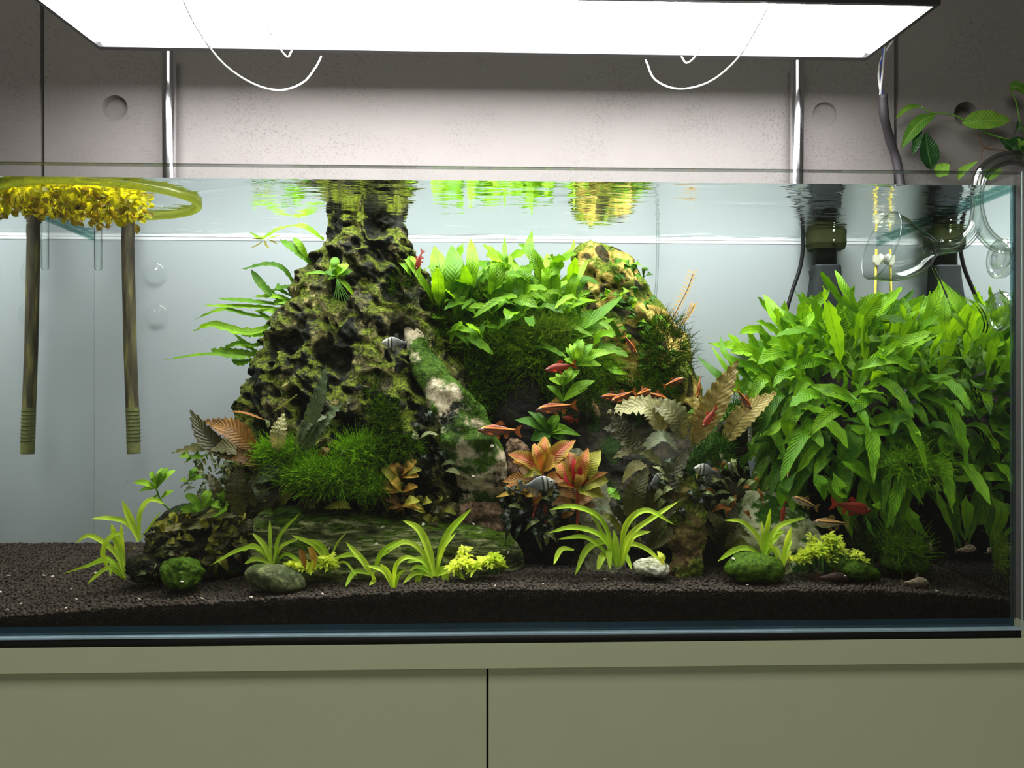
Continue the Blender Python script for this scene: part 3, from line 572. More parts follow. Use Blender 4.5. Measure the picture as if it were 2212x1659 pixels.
for i in range(34):
    b = W(R.uniform(960, 1290), R.uniform(640, 770), R.uniform(.165, .19)); d = Vector((R.uniform(-.9, .9), R.uniform(-.6, 0), R.uniform(-.1, .7))); L = R.uniform(.03, .06); fern_leaf(mid, b, d, L, L*R.uniform(.18, .26), R.choice([FERN2, FERN, STEMG]), R.uniform(0, .6))
def gen_mid():
    a = R.uniform(0, 2*PI); q = math.sqrt(R.random()); return W(1085+165*q*math.cos(a), 690+80*q*math.sin(a), R.uniform(.22, .29)), Vector((R.uniform(-.9, .9), R.uniform(-.7, .1), R.uniform(-.4, .8))).normalized()
leaf_mass('inner_leaves', mid, gen_mid, 160, FERN)
lf = empty('narrow_fern', W(625, 700, .215), 'narrow leaved green fern trailing from the left flank of the pitted rock', 'fern')
for pts, w in (([(700, 518), (660, 490), (632, 487)], 12), ([(672, 570), (640, 540), (605, 517)], 16), ([(668, 566), (648, 530), (633, 512)], 12), ([(632, 487), (600, 495), (565, 515), (545, 505)], 8), ([(640, 620), (612, 580), (575, 570), (522, 582)], 10), ([(612, 655), (570, 620), (542, 582)], 14), ([(628, 650), (600, 640), (545, 640)], 10), ([(622, 660), (540, 650), (470, 645)], 9), ([(622, 668), (540, 662), (440, 660)], 9), ([(612, 690), (540, 680), (480, 668), (420, 690)], 8),
               ([(602, 672), (570, 710), (520, 716), (460, 700), (418, 715)], 16), ([(620, 690), (585, 690), (555, 670)], 9), ([(610, 705), (590, 670), (550, 672)], 12), ([(590, 740), (540, 745), (505, 720)], 8), ([(580, 722), (550, 722), (520, 722)], 14), ([(560, 765), (510, 765), (455, 755)], 22), ([(556, 760), (520, 742), (480, 752)], 12), ([(550, 785), (500, 770), (440, 765), (352, 778)], 6), ([(545, 775), (520, 785), (500, 775)], 12), ([(640, 650), (610, 650), (585, 655)], 16), ([(630, 640), (605, 625), (600, 612)], 9), ([(600, 752), (570, 740), (545, 745)], 10), ([(645, 620), (615, 620), (580, 630)], 9)):
    hl(lf, pts, w*1.25, R.choice([FERN2, FERN]), Y=.215, out=.008, ruf=.12, rfreq=7, cup=.1, prof='strap', n=18)

# ---- grassy rosettes: one list of blades each
def grassy(px, py, Y, blades, label, w=12, m=GRASS):
    p = plant('grassy_plant', px, py, Y, label, 'aquatic plant', 'grassy rosette plants along the front')
    for b in blades:
        ww = w; pts = list(b)
        if isinstance(pts[-1], (int, float)): ww = pts.pop()
        n = len(pts); P = [W(x, y, Y+R.uniform(-.006, .006)-(.012 if y > py-10 else 0)*i/(n-1)) for i, (x, y) in enumerate(pts)]
        leaf(p, P, ww*PX(Y)*.92, m, name='blade', prof='strap', cup=.35, n=14, hint=(R.uniform(-.2, .2), -1, .8))
    return p
grassy(271, 1251, .075, [[(271, 1249), (250, 1195), (197, 1158), (162, 1174)], [(268, 1251), (234, 1228), (187, 1263)], [(271, 1248), (234, 1205), (190, 1222), (135, 1240), 8], [(262, 1245), (234, 1211), (181, 1228), 10], [(300, 1160), (270, 1128), (234, 1120), (196, 1121)], [(300, 1170), (285, 1130), (264, 1081), 15], [(302, 1165), (303, 1110), (325, 1080), (356, 1089), 13], [(262, 1215), (252, 1170), (241, 1131), 14], [(270, 1235), (264, 1185), (262, 1130), 12], [(234, 1228), (223, 1195), (240, 1160), (270, 1150), 13], [(272, 1250), (245, 1215), (238, 1248), 9], [(300, 1170), (330, 1130), (348, 1105), 6]], 'leftmost yellow green grassy plant, standing alone on the open soil')
grassy(589, 1218, .066, [[(589, 1220), (560, 1185), (518, 1188), (455, 1221)], [(589, 1220), (572, 1180), (545, 1151)], [(587, 1220), (584, 1170), (583, 1121), 8], [(590, 1220), (605, 1158), (649, 1108), 10], [(588, 1220), (555, 1208), (528, 1218), 12], [(588, 1216), (550, 1180), (525, 1192)], [(592, 1218), (610, 1180), (645, 1165), 10], [(592, 1220), (620, 1198), (660, 1222), 10]], 'grassy plant growing behind the smooth oval stone')
grassy(712, 1225, .06, [[(712, 1225), (680, 1180), (629, 1156), 12], [(714, 1225), (700, 1185), (669, 1164), 12], [(712, 1225), (725, 1180), (749, 1149), 5], [(714, 1225), (745, 1215), (772, 1246), 6], [(706, 1225), (690, 1210), (662, 1180), 8]], 'small grassy plant right of the smooth oval stone')
grassy(803, 1241, .052, [[(803, 1243), (784, 1211), (747, 1171), 14], [(800, 1240), (775, 1203), (754, 1199), (717, 1208), 14], [(800, 1240), (768, 1236), (746, 1268), 13], [(806, 1240), (828, 1191), (875, 1164), 13], [(804, 1240), (808, 1255), (798, 1265), 11], [(806, 1240), (820, 1205), (845, 1190), 9]], 'grassy plant left of the tallest front grassy plant')
grassy(851, 1275, .030, [[(851, 1277), (830, 1235), (791, 1221), 11], [(851, 1276), (840, 1240), (821, 1218), 12], [(851, 1276), (855, 1225), (876, 1205), (905, 1208), 12], [(853, 1276), (860, 1245), (875, 1230), 8]], 'smallest grassy plant closest to the front glass')
grassy(938, 1245, .058, [[(938, 1245), (928, 1195), (905, 1145), (870, 1124), 18], [(940, 1245), (965, 1160), (1018, 1099), 18], [(942, 1240), (958, 1185), (985, 1151), 10], [(936, 1242), (910, 1190), (875, 1172), (834, 1195), 12], [(934, 1246), (900, 1238), (870, 1261), 12], [(934, 1248), (912, 1228), (896, 1278), 16], [(936, 1250), (928, 1262), (918, 1266), 12], [(942, 1246), (958, 1232), (965, 1281), 17], [(944, 1244), (978, 1232), (1005, 1253), 14], [(936, 1240), (910, 1210), (878, 1215), 14], [(936, 1242), (905, 1225), (885, 1232), 10]], 'tallest green grassy plant, left of the lime green bush pair')
grassy(1338, 1222, .055, [[(1335, 1222), (1300, 1125), (1240, 1095), (1187, 1101), 14], [(1342, 1222), (1350, 1140), (1395, 1103), (1457, 1134), 15], [(1342, 1222), (1358, 1160), (1411, 1118), (1467, 1082), 13], [(1334, 1222), (1300, 1160), (1240, 1140), (1184, 1151), 14], [(1332, 1222), (1318, 1172), (1270, 1185), (1242, 1243), 17], [(1240, 1188), (1212, 1188), (1196, 1220), 13], [(1342, 1222), (1365, 1162), (1406, 1148), 14], [(1342, 1222), (1355, 1178), (1395, 1186), (1438, 1225), 13], [(1336, 1226), (1305, 1200), (1290, 1232), 18], [(1344, 1222), (1352, 1198), (1365, 1231), 12], [(1330, 1215), (1270, 1163), (1204, 1165), 11], [(1338, 1222), (1332, 1180), (1325, 1144), 13], [(1334, 1222), (1318, 1170), (1281, 1144), 12], [(1330, 1222), (1300, 1150), (1270, 1100), 8], [(1332, 1222), (1316, 1190), (1318, 1230), 14]], 'large arching grassy plant at the centre right, left of the white stone', 14)
grassy(1649, 1200, .062, [[(1649, 1202), (1636, 1160), (1602, 1128), (1564, 1124), 13], [(1650, 1200), (1655, 1150), (1664, 1098), 13], [(1652, 1200), (1680, 1140), (1740, 1118), 12], [(1646, 1200), (1615, 1185), (1585, 1190), (1550, 1213), 15], [(1649, 1200), (1647, 1160), (1645, 1124), 6], [(1652, 1200), (1666, 1155), (1697, 1148), 13], [(1654, 1200), (1668, 1170), (1689, 1151), 12], [(1654, 1200), (1675, 1185), (1690, 1212), 9]], 'grassy plant behind the bright dome shaped moss stone')
grassy(1690, 1236, .045, [[(1688, 1238), (1698, 1180), (1709, 1138), 13], [(1690, 1236), (1700, 1190), (1711, 1164), 9], [(1690, 1210), (1690, 1225), (1693, 1243), 10], [(1688, 1236), (1672, 1190), (1655, 1170), 9]], 'slim grassy plant between the dome moss stone and the lime green bush')

# ---- small bushes of many tiny leaves
def many_leaves(name, items, m, parent=None, prof='lance', n=5, **kw):
    out = []
    for (b, d, L, w, dr) in items:
        d = d.normalized(); P = [b, b+d*L*.5+Vector((0, 0, .04*L)), b+d*L+Vector((0, 0, -dr*L))]; out.append(leaf_geo(P, w, prof=prof, n=n, cup=.25, ph=R.uniform(0, 6), hint=(R.uniform(-.4, .4), -1, 1), **kw))
    V, Fc, U = join(out); return mesh(name, V, Fc, m, parent, uv=U)
def bush(px, py, Y, rpx, hpx, nros, label, m=LIME, leafpx=22, group='small lime green bushes', name='leafy_bush', grp=True):
    p = plant(name, px, py, Y, label, 'aquatic plant', group)
    for k in range(nros):
        a = R.uniform(-1, 1); t = math.sqrt(R.random()); base = W(px, py, Y)+Vector((a*rpx*t*PX(Y), R.uniform(-.5, .5)*rpx*PX(Y)*.8, 0)); top = base+Vector((a*.15*rpx*PX(Y), R.uniform(-.004, .002), hpx*PX(Y)*(1-a*a*.65)*R.uniform(.35, 1)))
        it = []
        for j in range(30):
            an = j*2.4; el = R.uniform(-.1, .9); L = leafpx*PX(Y)*R.uniform(.6, 1.1); d = Vector((math.cos(an), math.sin(an)-.15, el)); lvl = R.uniform(.5, 1)
            it.append((base.lerp(top, lvl), d, L, L*.30, R.uniform(0, .35)))
        o = many_leaves('leaf_whorl', it, m, p, ruf=.12, rfreq=3); stem(p, [base-Vector((0, 0, .002)), base.lerp(top, .5), top], .0007, M_STG, 4)
bush(650, 1240, .060, 38, 50, 10, 'small lime green bush left of the brown tipped shoots, right of the oval stone')
bush(712, 1242, .058, 24, 44, 5, 'tiny lime green bush beside the small grassy plant near the oval stone')
bush(1012, 1243, .054, 46, 62, 14, 'lime green bush touching the tallest grassy plant')
bush(1064, 1236, .058, 26, 48, 6, 'smaller lime green bush at the right end of the long flat stone')
bush(1782, 1225, .060, 74, 76, 46, 'widest yellow green bush, between the two moss stones at the right', LIME, 20)
p_ = plant('brown_shoot', 668, 1235, .045, 'two small brown orange leaves standing in the lime green bush by the oval stone', 'aquatic plant')
hl(p_, [(660, 1232), (655, 1205), (648, 1186)], 13, CRYB, Y=.045, prof='oval'); hl(p_, [(675, 1235), (678, 1205), (668, 1180)], 15, REDY, Y=.043, prof='oval'); hl(p_, [(668, 1240), (670, 1228), (678, 1210)], 11, LIME, Y=.040, prof='oval')

# ---- leafy stem plants
def whorls(p, Y, lst, m, prof='lance', wd=18, out=.012, **kw):
    for c, tips in lst:
        for tp in tips:
            tx, ty = tp[0], tp[1]; w = tp[2] if len(tp) > 2 else wd; mm = tp[3] if len(tp) > 3 else m; dx, dy = tx-c[0], ty-c[1]; L = math.hypot(dx, dy)
            hl(p, [c, (c[0]+dx*.5, c[1]+dy*.5-L*.10), (tx, ty)], w, mm, Y=Y+R.uniform(-.008, .004), out=out, prof=prof, cup=.25, n=9, **kw)
p = plant('red_plant', 1215, 1130, .09, 'bushy orange red leaved plant with crimson young leaves at the centre of the tank', 'aquatic plant')
stem(p, [W(1180, 1140, .1), W(1176, 1080, .095), W(1172, 1016, .09)], .0016, M_STR); stem(p, [W(1246, 1150, .1), W(1248, 1100, .095), W(1246, 1050, .09)], .0016, M_STR); stem(p, [W(1150, 1120, .11), W(1160, 1090, .1), W(1167, 1060, .09)], .0014, M_STR)
whorls(p, .098, [((1172, 1050), [(1085, 1040, 36), (1120, 1010, 34), (1230, 1030, 34), (1250, 1080, 34), (1110, 1085, 30)]), ((1240, 1095), [(1190, 1090, 34), (1290, 1100, 34), (1300, 1060, 30), (1215, 1120, 26)])], CRYB, out=.004)
whorls(p, .09, [((1172, 1020), [(1097, 980, 36), (1106, 997, 26), (1153, 957, 28), (1177, 942, 32), (1243, 951, 38), (1228, 978, 30, REDY), (1130, 1030, 24, OLIV), (1190, 1000, 20, REDY)]),
               ((1248, 1056), [(1198, 998, 42), (1228, 975, 42), (1243, 982, 22, REDC), (1297, 973, 44, OLIV), (1270, 968, 30), (1315, 1037, 40, OLIV), (1314, 1020, 16), (1201, 1022, 24, REDC), (1282, 1035, 26, REDC), (1199, 1048, 14, REDY), (1306, 1074, 38, OLIV), (1268, 1025, 18, REDC), (1255, 1015, 20, REDY)]),
               ((1167, 1066), [(1072, 1074, 20, REDY), (1122, 1045, 22, OLIV), (1217, 1070, 22, OLIV), (1150, 1095, 20), (1092, 1050, 26), (1215, 1045, 16, REDY), (1130, 1070, 26, REDY)])], REDO, ruf=.06, rfreq=3)
p = plant('orange_plant', 868, 1112, .10, 'small orange leaved upright plant before the shaded foot of the pitted rock', 'aquatic plant')
stem(p, [W(872, 1112, .1), W(868, 1060, .098), W(866, 1010, .096)], .0014, M_STB)
whorls(p, .092, [((866, 1030), [(845, 1000, 22), (898, 993, 22), (911, 1014, 18, OLIV), (905, 1028, 22), (862, 1000, 16, CRYB), (878, 1008, 18)]), ((868, 1062), [(812, 1048, 26), (818, 1060, 26), (824, 1006, 24, OLIV), (886, 1055, 18), (842, 1030, 20), (902, 1050, 18)]), ((870, 1090), [(820, 1072, 26, CRYB), (838, 1096, 26, CRYB), (905, 1080, 22, OLIV), (888, 1094, 18), (920, 1108, 20, OLIV), (850, 1110, 20, CRYB), (916, 1100, 16)])], REDY, prof='oval')
p = plant('leafy_stem_plant', 1225, 890, .14, 'fresh green stem plant with pointed leaves, right of the black stump', 'aquatic plant')
stem(p, [W(1216, 905, .15), W(1217, 860, .145), W(1217, 828, .14)], .0011, M_STG); stem(p, [W(1222, 880, .16), W(1236, 830, .155), W(1246, 780, .15)], .0011, M_STG)
whorls(p, .14, [((1217, 834), [(1185, 817, 20), (1201, 806, 16), (1235, 792, 18), (1253, 799, 18), (1220, 800, 14)]), ((1217, 866), [(1181, 832, 18), (1286, 822, 24), (1270, 838, 22), (1190, 868, 18, STEMD)]), ((1246, 788), [(1222, 750, 18), (1230, 742, 14), (1258, 732, 18), (1281, 742, 20), (1297, 756, 22), (1330, 760, 22), (1240, 740, 14), (1218, 775, 20), (1300, 790, 26), (1262, 738, 14)])], STEMG)
p = plant('leafy_stem_plant', 1185, 965, .135, 'deep green broad leaved stem plant in shade above the red plant', 'aquatic plant')
stem(p, [W(1190, 975, .14), W(1188, 950, .138), W(1185, 925, .135)], .0011, M_STG)
whorls(p, .135, [((1186, 934), [(1113, 907, 26), (1225, 920, 20, STEMG), (1254, 941, 22, STEMG), (1206, 895, 24, STEMG), (1146, 950, 40), (1195, 905, 16), (1160, 890, 14), (1230, 960, 24), (1140, 888, 14)])], STEMD)
p = plant('leafy_stem_plant', 1028, 830, .185, 'slender pale green shoot between the pitted rock and the black stump', 'aquatic plant')
stem(p, [W(1035, 860, .19), W(1030, 800, .187), W(1028, 745, .185)], .0010, M_STG)
whorls(p, .185, [((1028, 750), [(1013, 700, 14), (1048, 695, 16), (1010, 725, 14), (1050, 738, 12), (1028, 700, 10)]), ((1034, 815), [(1005, 800, 12), (1060, 790, 12)])], STEMG)
p = plant('leafy_stem_plant', 345, 1085, .13, 'light green stem plant leaning left above the leftmost grassy plant', 'aquatic plant')
stem(p, [W(380, 1110, .15), W(350, 1085, .14), W(338, 1056, .13)], .0012, M_STG)
whorls(p, .13, [((338, 1056), [(289, 1041, 14), (325, 1018, 12), (363, 1009, 16), (379, 1015, 15), (301, 1061, 13), (350, 1010, 12)]), ((345, 1080), [(330, 1074, 16), (375, 1060, 14)])], STEMG, prof='strap')
p = plant('leafy_stem_plant', 440, 1120, .095, 'pale green leafy shoots below the brown and orange leaves at the left', 'aquatic plant')
whorls(p, .095, [((438, 1104), [(452, 1057, 22), (401, 1067, 18), (385, 1106, 22), (410, 1090, 18), (470, 1075, 16)]), ((480, 1100), [(475, 1052, 16), (499, 1080, 18), (470, 1108, 34), (455, 1085, 18)]), ((415, 985), [(391, 982, 24), (440, 985, 28), (400, 1000, 18)]), ((405, 1040), [(425, 1010, 14), (392, 1035, 14), (440, 1030, 16)])], STEMG, prof='oval')
p = plant('anubias_plant', 1390, 700, .225, 'round leaved dark green plants clinging to the yellow rock', 'aquatic plant')
AN = [(1345, 560), (1365, 570), (1340, 590), (1370, 640), (1350, 660), (1395, 650), (1375, 690), (1400, 700), (1340, 640), (1400, 730), (1420, 680), (1415, 745), (1430, 720), (1395, 760), (1400, 790), (1380, 820), (1420, 800), (1440, 760), (1360, 720), (1330, 655), (1310, 640), (1410, 835), (1440, 850), (1390, 600)]
for (x, y) in AN:
    for j in range(3):
        a = R.uniform(0, 2*PI); L = R.uniform(22, 34); hl(p, [(x, y), (x+L*.5*math.cos(a), y-L*.45*math.sin(a)-4), (x+L*math.cos(a), y-L*.8*math.sin(a)+3)], R.uniform(13, 20), R.choice([STEMD, STEMD, STEMG, FERN]), Y=.228 if y > 620 else .25, out=.014, prof='oval', n=7)
p = plant('anubias_plant', 735, 640, .155, 'small bright green rooted plant stuck on the upper face of the pitted rock', 'aquatic plant')
whorls(p, .158, [((728, 600), [(704, 585, 18), (722, 555, 20, FERN2), (656, 592, 10, FERN2), (748, 570, 24, FERN2), (760, 585, 22), (705, 605, 14), (715, 570, 18), (765, 640, 12)])], FERN, prof='oval')
for k in range(7): stem(p, [W(728, 602, .158), W(722+k*5, 640, .150), W(700+k*14, 680+R.uniform(-14, 16), .150)], .0005, M_STG, 6)
p = plant('feathery_stem', 1452, 684, .26, 'thin amber stem with needle leaves against the pale back wall', 'aquatic plant')
for P0 in ([(1452, 690), (1470, 655), (1485, 625), (1497, 592)], [(1470, 705), (1482, 690), (1492, 675), (1499, 660)]):
    S = spline([W(x, y, .262) for x, y in P0], 12); stem(p, S, .0006, M_STB, 12); it = []
    for i, q in enumerate(S):
        for sg in (-1, 1):
            for yy in (-.6, .6): it.append((q, Vector((sg*.8, yy, .75)), .012 if len(P0) > 3 and P0[0][1] == 690 else .009, .0017, .1))
    many_leaves('needle_leaves', it, REDY, p)

# ---- broad wavy leaves
def broad(name, px, py, Y, lst, label, out=.01):
    p = plant(name, px, py, Y, label, 'aquatic plant')
    for pts, w, m in lst: hl(p, pts, w, m, Y=Y+R.uniform(-.006, .006), out=out, ruf=.13, rfreq=R.uniform(8, 12), cup=.15, n=26, prof='lance')
    return p
broad('broad_leaved_plant', 545, 1100, .095, [([(520, 985), (455, 955), (410, 885)], 44, CRYD), ([(553, 975), (505, 930), (443, 909)], 50, CRYB), ([(548, 984), (465, 962), (371, 978)], 34, CRYP), ([(563, 1008), (520, 984), (472, 986)], 36, CRYB), ([(522, 1115), (512, 1055), (520, 1000)], 46, CRYD),
      ([(550, 1042), (585, 1020), (617, 980)], 34, CRYG), ([(560, 1100), (548, 1060), (560, 1010)], 34, CRYD), ([(570, 1098), (565, 1065), (545, 1035)], 30, CRYG), ([(607, 1092), (620, 1062), (636, 1045)], 32, OLIV), ([(642, 1088), (675, 1072), (717, 1051)], 44, CRYD), ([(470, 1135), (400, 1136), (320, 1151)], 20, CRYP), ([(517, 1117), (465, 1112), (418, 1122)], 14, CRYP),
      ([(545, 1105), (580, 1080), (600, 1040)], 34, CRYD), ([(500, 1130), (470, 1060), (450, 1020)], 26, CRYD), ([(540, 1120), (530, 1150), (545, 1180)], 34, CRYD), ([(700, 1098), (740, 1090), (760, 1100)], 20, OLIV)], 'large wavy brown, orange and olive leaves left of the pitted rock foot')
broad('broad_leaved_plant', 640, 990, .088, [([(640, 990), (671, 911), (691, 851), (705, 788)], 36, CRYG), ([(648, 990), (690, 925), (742, 866)], 30, CRYG), ([(635, 975), (665, 915), (713, 897)], 28, CRYG), ([(600, 980), (602, 935), (613, 893)], 36, CRYP), ([(715, 988), (745, 972), (762, 968)], 16, CRYG), ([(690, 1000), (700, 975), (712, 968)], 20, CRYB)], 'upright grey green wavy leaves in front of the pitted rock')
broad('broad_leaved_plant', 1430, 1010, .10, [([(1400, 965), (1350, 940), (1322, 880)], 54, CRYD), ([(1478, 950), (1455, 895), (1395, 862)], 62, CRYP), ([(1438, 945), (1395, 878), (1310, 893)], 54, CRYP), ([(1385, 975), (1430, 942), (1465, 972)], 30, CRYW), ([(1430, 1006), (1380, 968), (1320, 991)], 32, CRYP), ([(1400, 1010), (1370, 1008), (1344, 1042)], 26, CRYP), ([(1360, 960), (1330, 930), (1300, 925)], 24, CRYD)], 'pale olive wavy leaves arching under the group of small red fish')
broad('broad_leaved_plant', 1400, 1140, .085, [([(1400, 1120), (1435, 1050), (1490, 973)], 54, CRYD), ([(1362, 1130), (1372, 1065), (1402, 1005)], 46, CRYD), ([(1385, 1170), (1345, 1100), (1266, 1101)], 16, CRYG), ([(1400, 1180), (1430, 1125), (1465, 1080)], 24, CRYD), ([(1370, 1150), (1330, 1100), (1325, 1070)], 24, CRYD), ([(1400, 1190), (1440, 1160), (1450, 1130)], 20, CRYD), ([(1350, 1160), (1320, 1120), (1300, 1110)], 18, OLIV)], 'dark olive sword shaped leaves behind the centre grassy plant')
broad('broad_leaved_plant', 1495, 960, .10, [([(1493, 965), (1545, 870), (1594, 778)], 56, CRYY), ([(1560, 960), (1610, 895), (1678, 846)], 50, CRYY), ([(1500, 950), (1510, 900), (1500, 850)], 26, CRYY), ([(1470, 940), (1450, 910), (1420, 905)], 28, CRYY)], 'two long tan wavy leaves rising toward the fern thicket')
broad('broad_leaved_plant', 1560, 1180, .095, [([(1560, 1178), (1545, 1125), (1510, 1098)], 24, CRYD), ([(1562, 1178), (1578, 1130), (1593, 1089)], 26, CRYD), ([(1565, 1180), (1595, 1150), (1622, 1158)], 22, CRYD), ([(1556, 1180), (1535, 1150), (1515, 1120)], 20, CRYD), ([(1560, 1180), (1560, 1140), (1548, 1100)], 24, CRYD), ([(1566, 1184), (1600, 1170), (1620, 1180)], 16, OLIV)], 'dark brown low rosette in shade right of the rotting stump')
broad('broad_leaved_plant', 1420, 1225, .05, [([(1432, 1222), (1430, 1205), (1420, 1190)], 16, LIME), ([(1340, 1075), (1325, 1065), (1315, 1052)], 24, STEMG)], 'single round green leaf above the white stone')

# ---- small dark ruffled rosettes
def tuft(px, py, Y, rx, ry, n, m, m2, share, label, L=34, w=10, ruf=.16):
    p = plant('ruffled_plant', px, py, Y, label, 'aquatic plant')
    for i in range(n):
        a = R.uniform(0, 2*PI); q = math.sqrt(R.random()); x, y = px+rx*q*math.cos(a), py-ry*q*math.sin(a); b = R.gauss(a, .7); l = L*R.uniform(.6, 1.2)
        hl(p, [(x, y), (x+l*.5*math.cos(b), y-l*.5*math.sin(b)-4), (x+l*math.cos(b), y-l*math.sin(b)+4)], w*R.uniform(.8, 1.4), m2 if R.random() < share else m, Y=Y+R.uniform(-.012, .012), out=.01, ruf=ruf, rfreq=5, prof='lance', n=14)
tuft(1150, 1105, .085, 60, 55, 60, BUCE, BUCL, .14, 'dark blue green ruffled plant under the red plant')
tuft(905, 965, .12, 70, 60, 34, BUCE, BUCL, .2, 'dark ruffled plant with few pale leaves at the foot of the leaning slab')
tuft(1475, 1060, .085, 45, 55, 34, BUCE, BUCL, .35, 'ruffled plant with pale edged leaves on the rotting stump')
tuft(1590, 1055, .10, 55, 55, 36, BUCL, REDO, .3, 'pale ruffled plant with reddish stems beside the pale rock')
tuft(462, 1040, .12, 48, 52, 90, CRYG, BUCL, .3, 'grey green ruffled plant under the left brown leaves', 24, 8)
tuft(430, 1165, .10, 100, 48, 130, OLIV, CRYD, .45, 'tangle of small olive and brown leaves over the left rock', 34, 14, .06)
tuft(330, 1205, .082, 35, 36, 26, CRYD, BUCL, .25, 'small reddish brown rosette behind the mossy green pebble', 34, 9)
tuft(905, 1100, .11, 70, 30, 30, CRYD, OLIV, .3, 'low dark leaves behind the long flat stone', 28, 16, .03)
tuft(640, 1075, .11, 60, 18, 22, CRYD, OLIV, .3, 'low dark leaves on top of the left end of the flat stone', 30, 18, .04)
p = plant('pale_sprig', 890, 950, .10, 'pair of silvery ruffled leaves against the dark foot of the slab', 'aquatic plant')
for pts, w in (([(905, 945), (885, 930), (865, 922)], 11), ([(903, 950), (895, 940), (888, 935)], 16), ([(905, 948), (925, 935), (948, 940)], 9), ([(885, 965), (868, 958), (852, 962)], 13), ([(955, 1005), (970, 998), (985, 1003)], 11), ([(962, 1018), (978, 1016), (995, 1026)], 13)): hl(p, pts, w, BUCL, Y=.10, ruf=.15, rfreq=5, n=14)
p = plant('rooted_runner', 540, 895, .085, 'thin reddish zigzag runner with small pale leaves beside the pitted rock', 'aquatic plant')
hl(p, [(492, 888), (530, 892), (575, 908)], 6, REDO, Y=.085, ruf=.3, rfreq=9, n=24); hl(p, [(572, 905), (580, 915), (578, 925)], 9, BUCL, Y=.085); hl(p, [(585, 893), (615, 872), (645, 850)], 6, OLIV, Y=.09, ruf=.3, rfreq=9, n=24)

# ---- moss
def moss_mat(name, a, b):
    t = NT(name); co = t.n('TexCoord').outputs['Object']; col = t.mix(t.ramp(t.noise(130, 3, .6, co), [(.35, (0, 0, 0)), (.65, (1, 1, 1))]), a, b)
    return t.done(t.n('MixShader', {0: .35, 1: t.n('BsdfDiffuse', {'Color': col}).outputs[0], 2: t.n('BsdfTranslucent', {'Color': col}).outputs[0]}).outputs[0])
MOSB = moss_mat('bright_moss', (.09, .24, .002), (.27, .52, .015)); MOSD = moss_mat('dark_moss', (.018, .045, .001), (.07, .15, .004)); MOSY = moss_mat('yellow_moss', (.14, .26, .01), (.34, .5, .04))
RS = np.random.RandomState(5)
def moss(name, blobs, n, L, m, label, up=.5, spread=1.0, side=6, r=.0005, parent=None, outw=(0, -1, 0)):
    "blobs: (px, py, Y, rx px, ry px, depth); short side-branching strands"
    bl = np.array([(*W(b[0], b[1], b[2]), b[3]*PX(b[2]), b[5], b[4]*PX(b[2])) for b in blobs]); wgt = bl[:, 3]*bl[:, 5]; idx = RS.choice(len(bl), n, p=wgt/wgt.sum())
    nv = RS.normal(size=(n, 3)); nv /= np.linalg.norm(nv, axis=1)[:, None]; nv[:, 1] = -np.abs(nv[:, 1])
    P0 = bl[idx, :3]+nv*bl[idx, 3:6]*RS.uniform(.45, 1, (n, 1))
    D = nv*spread+RS.normal(size=(n, 3))*.55+np.array([0, 0, up])+np.array(outw)*.35; D /= np.linalg.norm(D, axis=1)[:, None]; ln = L*RS.uniform(.5, 1.2, n); C = RS.normal(size=(n, 3))*.45
    segs = 5; T = np.linspace(0, 1, segs+1)
    P = P0[:, None]+D[:, None]*(ln[:, None]*T)[:, :, None]+C[:, None]*(ln[:, None]*T**2*.6)[:, :, None]
    lo, hi = np.array([XLO, .0118, ZB+.012]), np.array([XHI, YB-.004, ZWAT-.001]); P = np.clip(P, lo, hi)
    S = np.cross(D, RS.normal(size=(n, 3))); S /= np.linalg.norm(S, axis=1)[:, None]; B = np.cross(D, S); V, Fc = [], []; rr = (r*(1-.7*T))[None, :, None]
    ring = np.stack([P+S[:, None]*rr, P+(-.5*S+.87*B)[:, None]*rr, P+(-.5*S-.87*B)[:, None]*rr], 2).reshape(n, -1, 3)
    q = []
    for i in range(segs):
        for k in range(3): k2 = (k+1) % 3; q.append((i*3+k, i*3+k2, (i+1)*3+k2)); q.append((i*3+k, (i+1)*3+k2, (i+1)*3+k))
    q = np.array(q); Vv = [ring.reshape(-1, 3)]; Ff = [(q[None]+np.arange(n)[:, None, None]*(segs+1)*3).reshape(-1, 3)]; off = n*(segs+1)*3
    for s in range(side):                       # leaflets, one thin triangle each
        t = .2+.75*s/side; i = int(t*segs); base = P[:, i]; a = s*2.4; dd = S*math.cos(a)+B*math.sin(a); le = (ln*.22*(1.1-t))[:, None]
        tip = base+(dd*.9+D*.7)*le; ww = np.cross(dd, D)*le*.16; V3 = np.stack([base-ww, base+ww, tip], 1).reshape(-1, 3); Vv.append(V3); Ff.append(np.arange(n*3).reshape(-1, 3)+off); off += n*3
    V = np.clip(np.vstack(Vv), lo, hi); o = mesh(name, V, np.vstack(Ff), m, parent)
    return tag(o, label, 'moss', None, 'stuff') if parent is None else tag(o, kind='stuff')
moss('moss_carpet', [(610, 985, .10, 60, 28, .02), (700, 1030, .09, 100, 34, .02), (800, 1050, .095, 50, 24, .02), (780, 985, .10, 60, 36, .02)], 5200, .020, MOSB, 'bright green moss carpet at the foot of the pitted rock', .7)
moss('moss_strands', [(835, 920, .105, 34, 60, .012), (850, 970, .10, 60, 34, .02), (815, 850, .118, 12, 30, .008)], 800, .022, MOSD, 'dark loose moss strands hanging on the shaded face of the pitted rock', .3)
moss('moss_cushion', [(1075, 735, .205, 120, 40, .03), (1170, 760, .19, 90, 70, .03), (1010, 660, .22, 80, 70, .03), (1280, 800, .2, 60, 50, .02), (1130, 660, .23, 130, 40, .03)], 5200, .024, moss_mat('mid_moss', (.07, .18, .002), (.27, .50, .01)), 'green moss cushion around the black stump below the fern clump', .25)
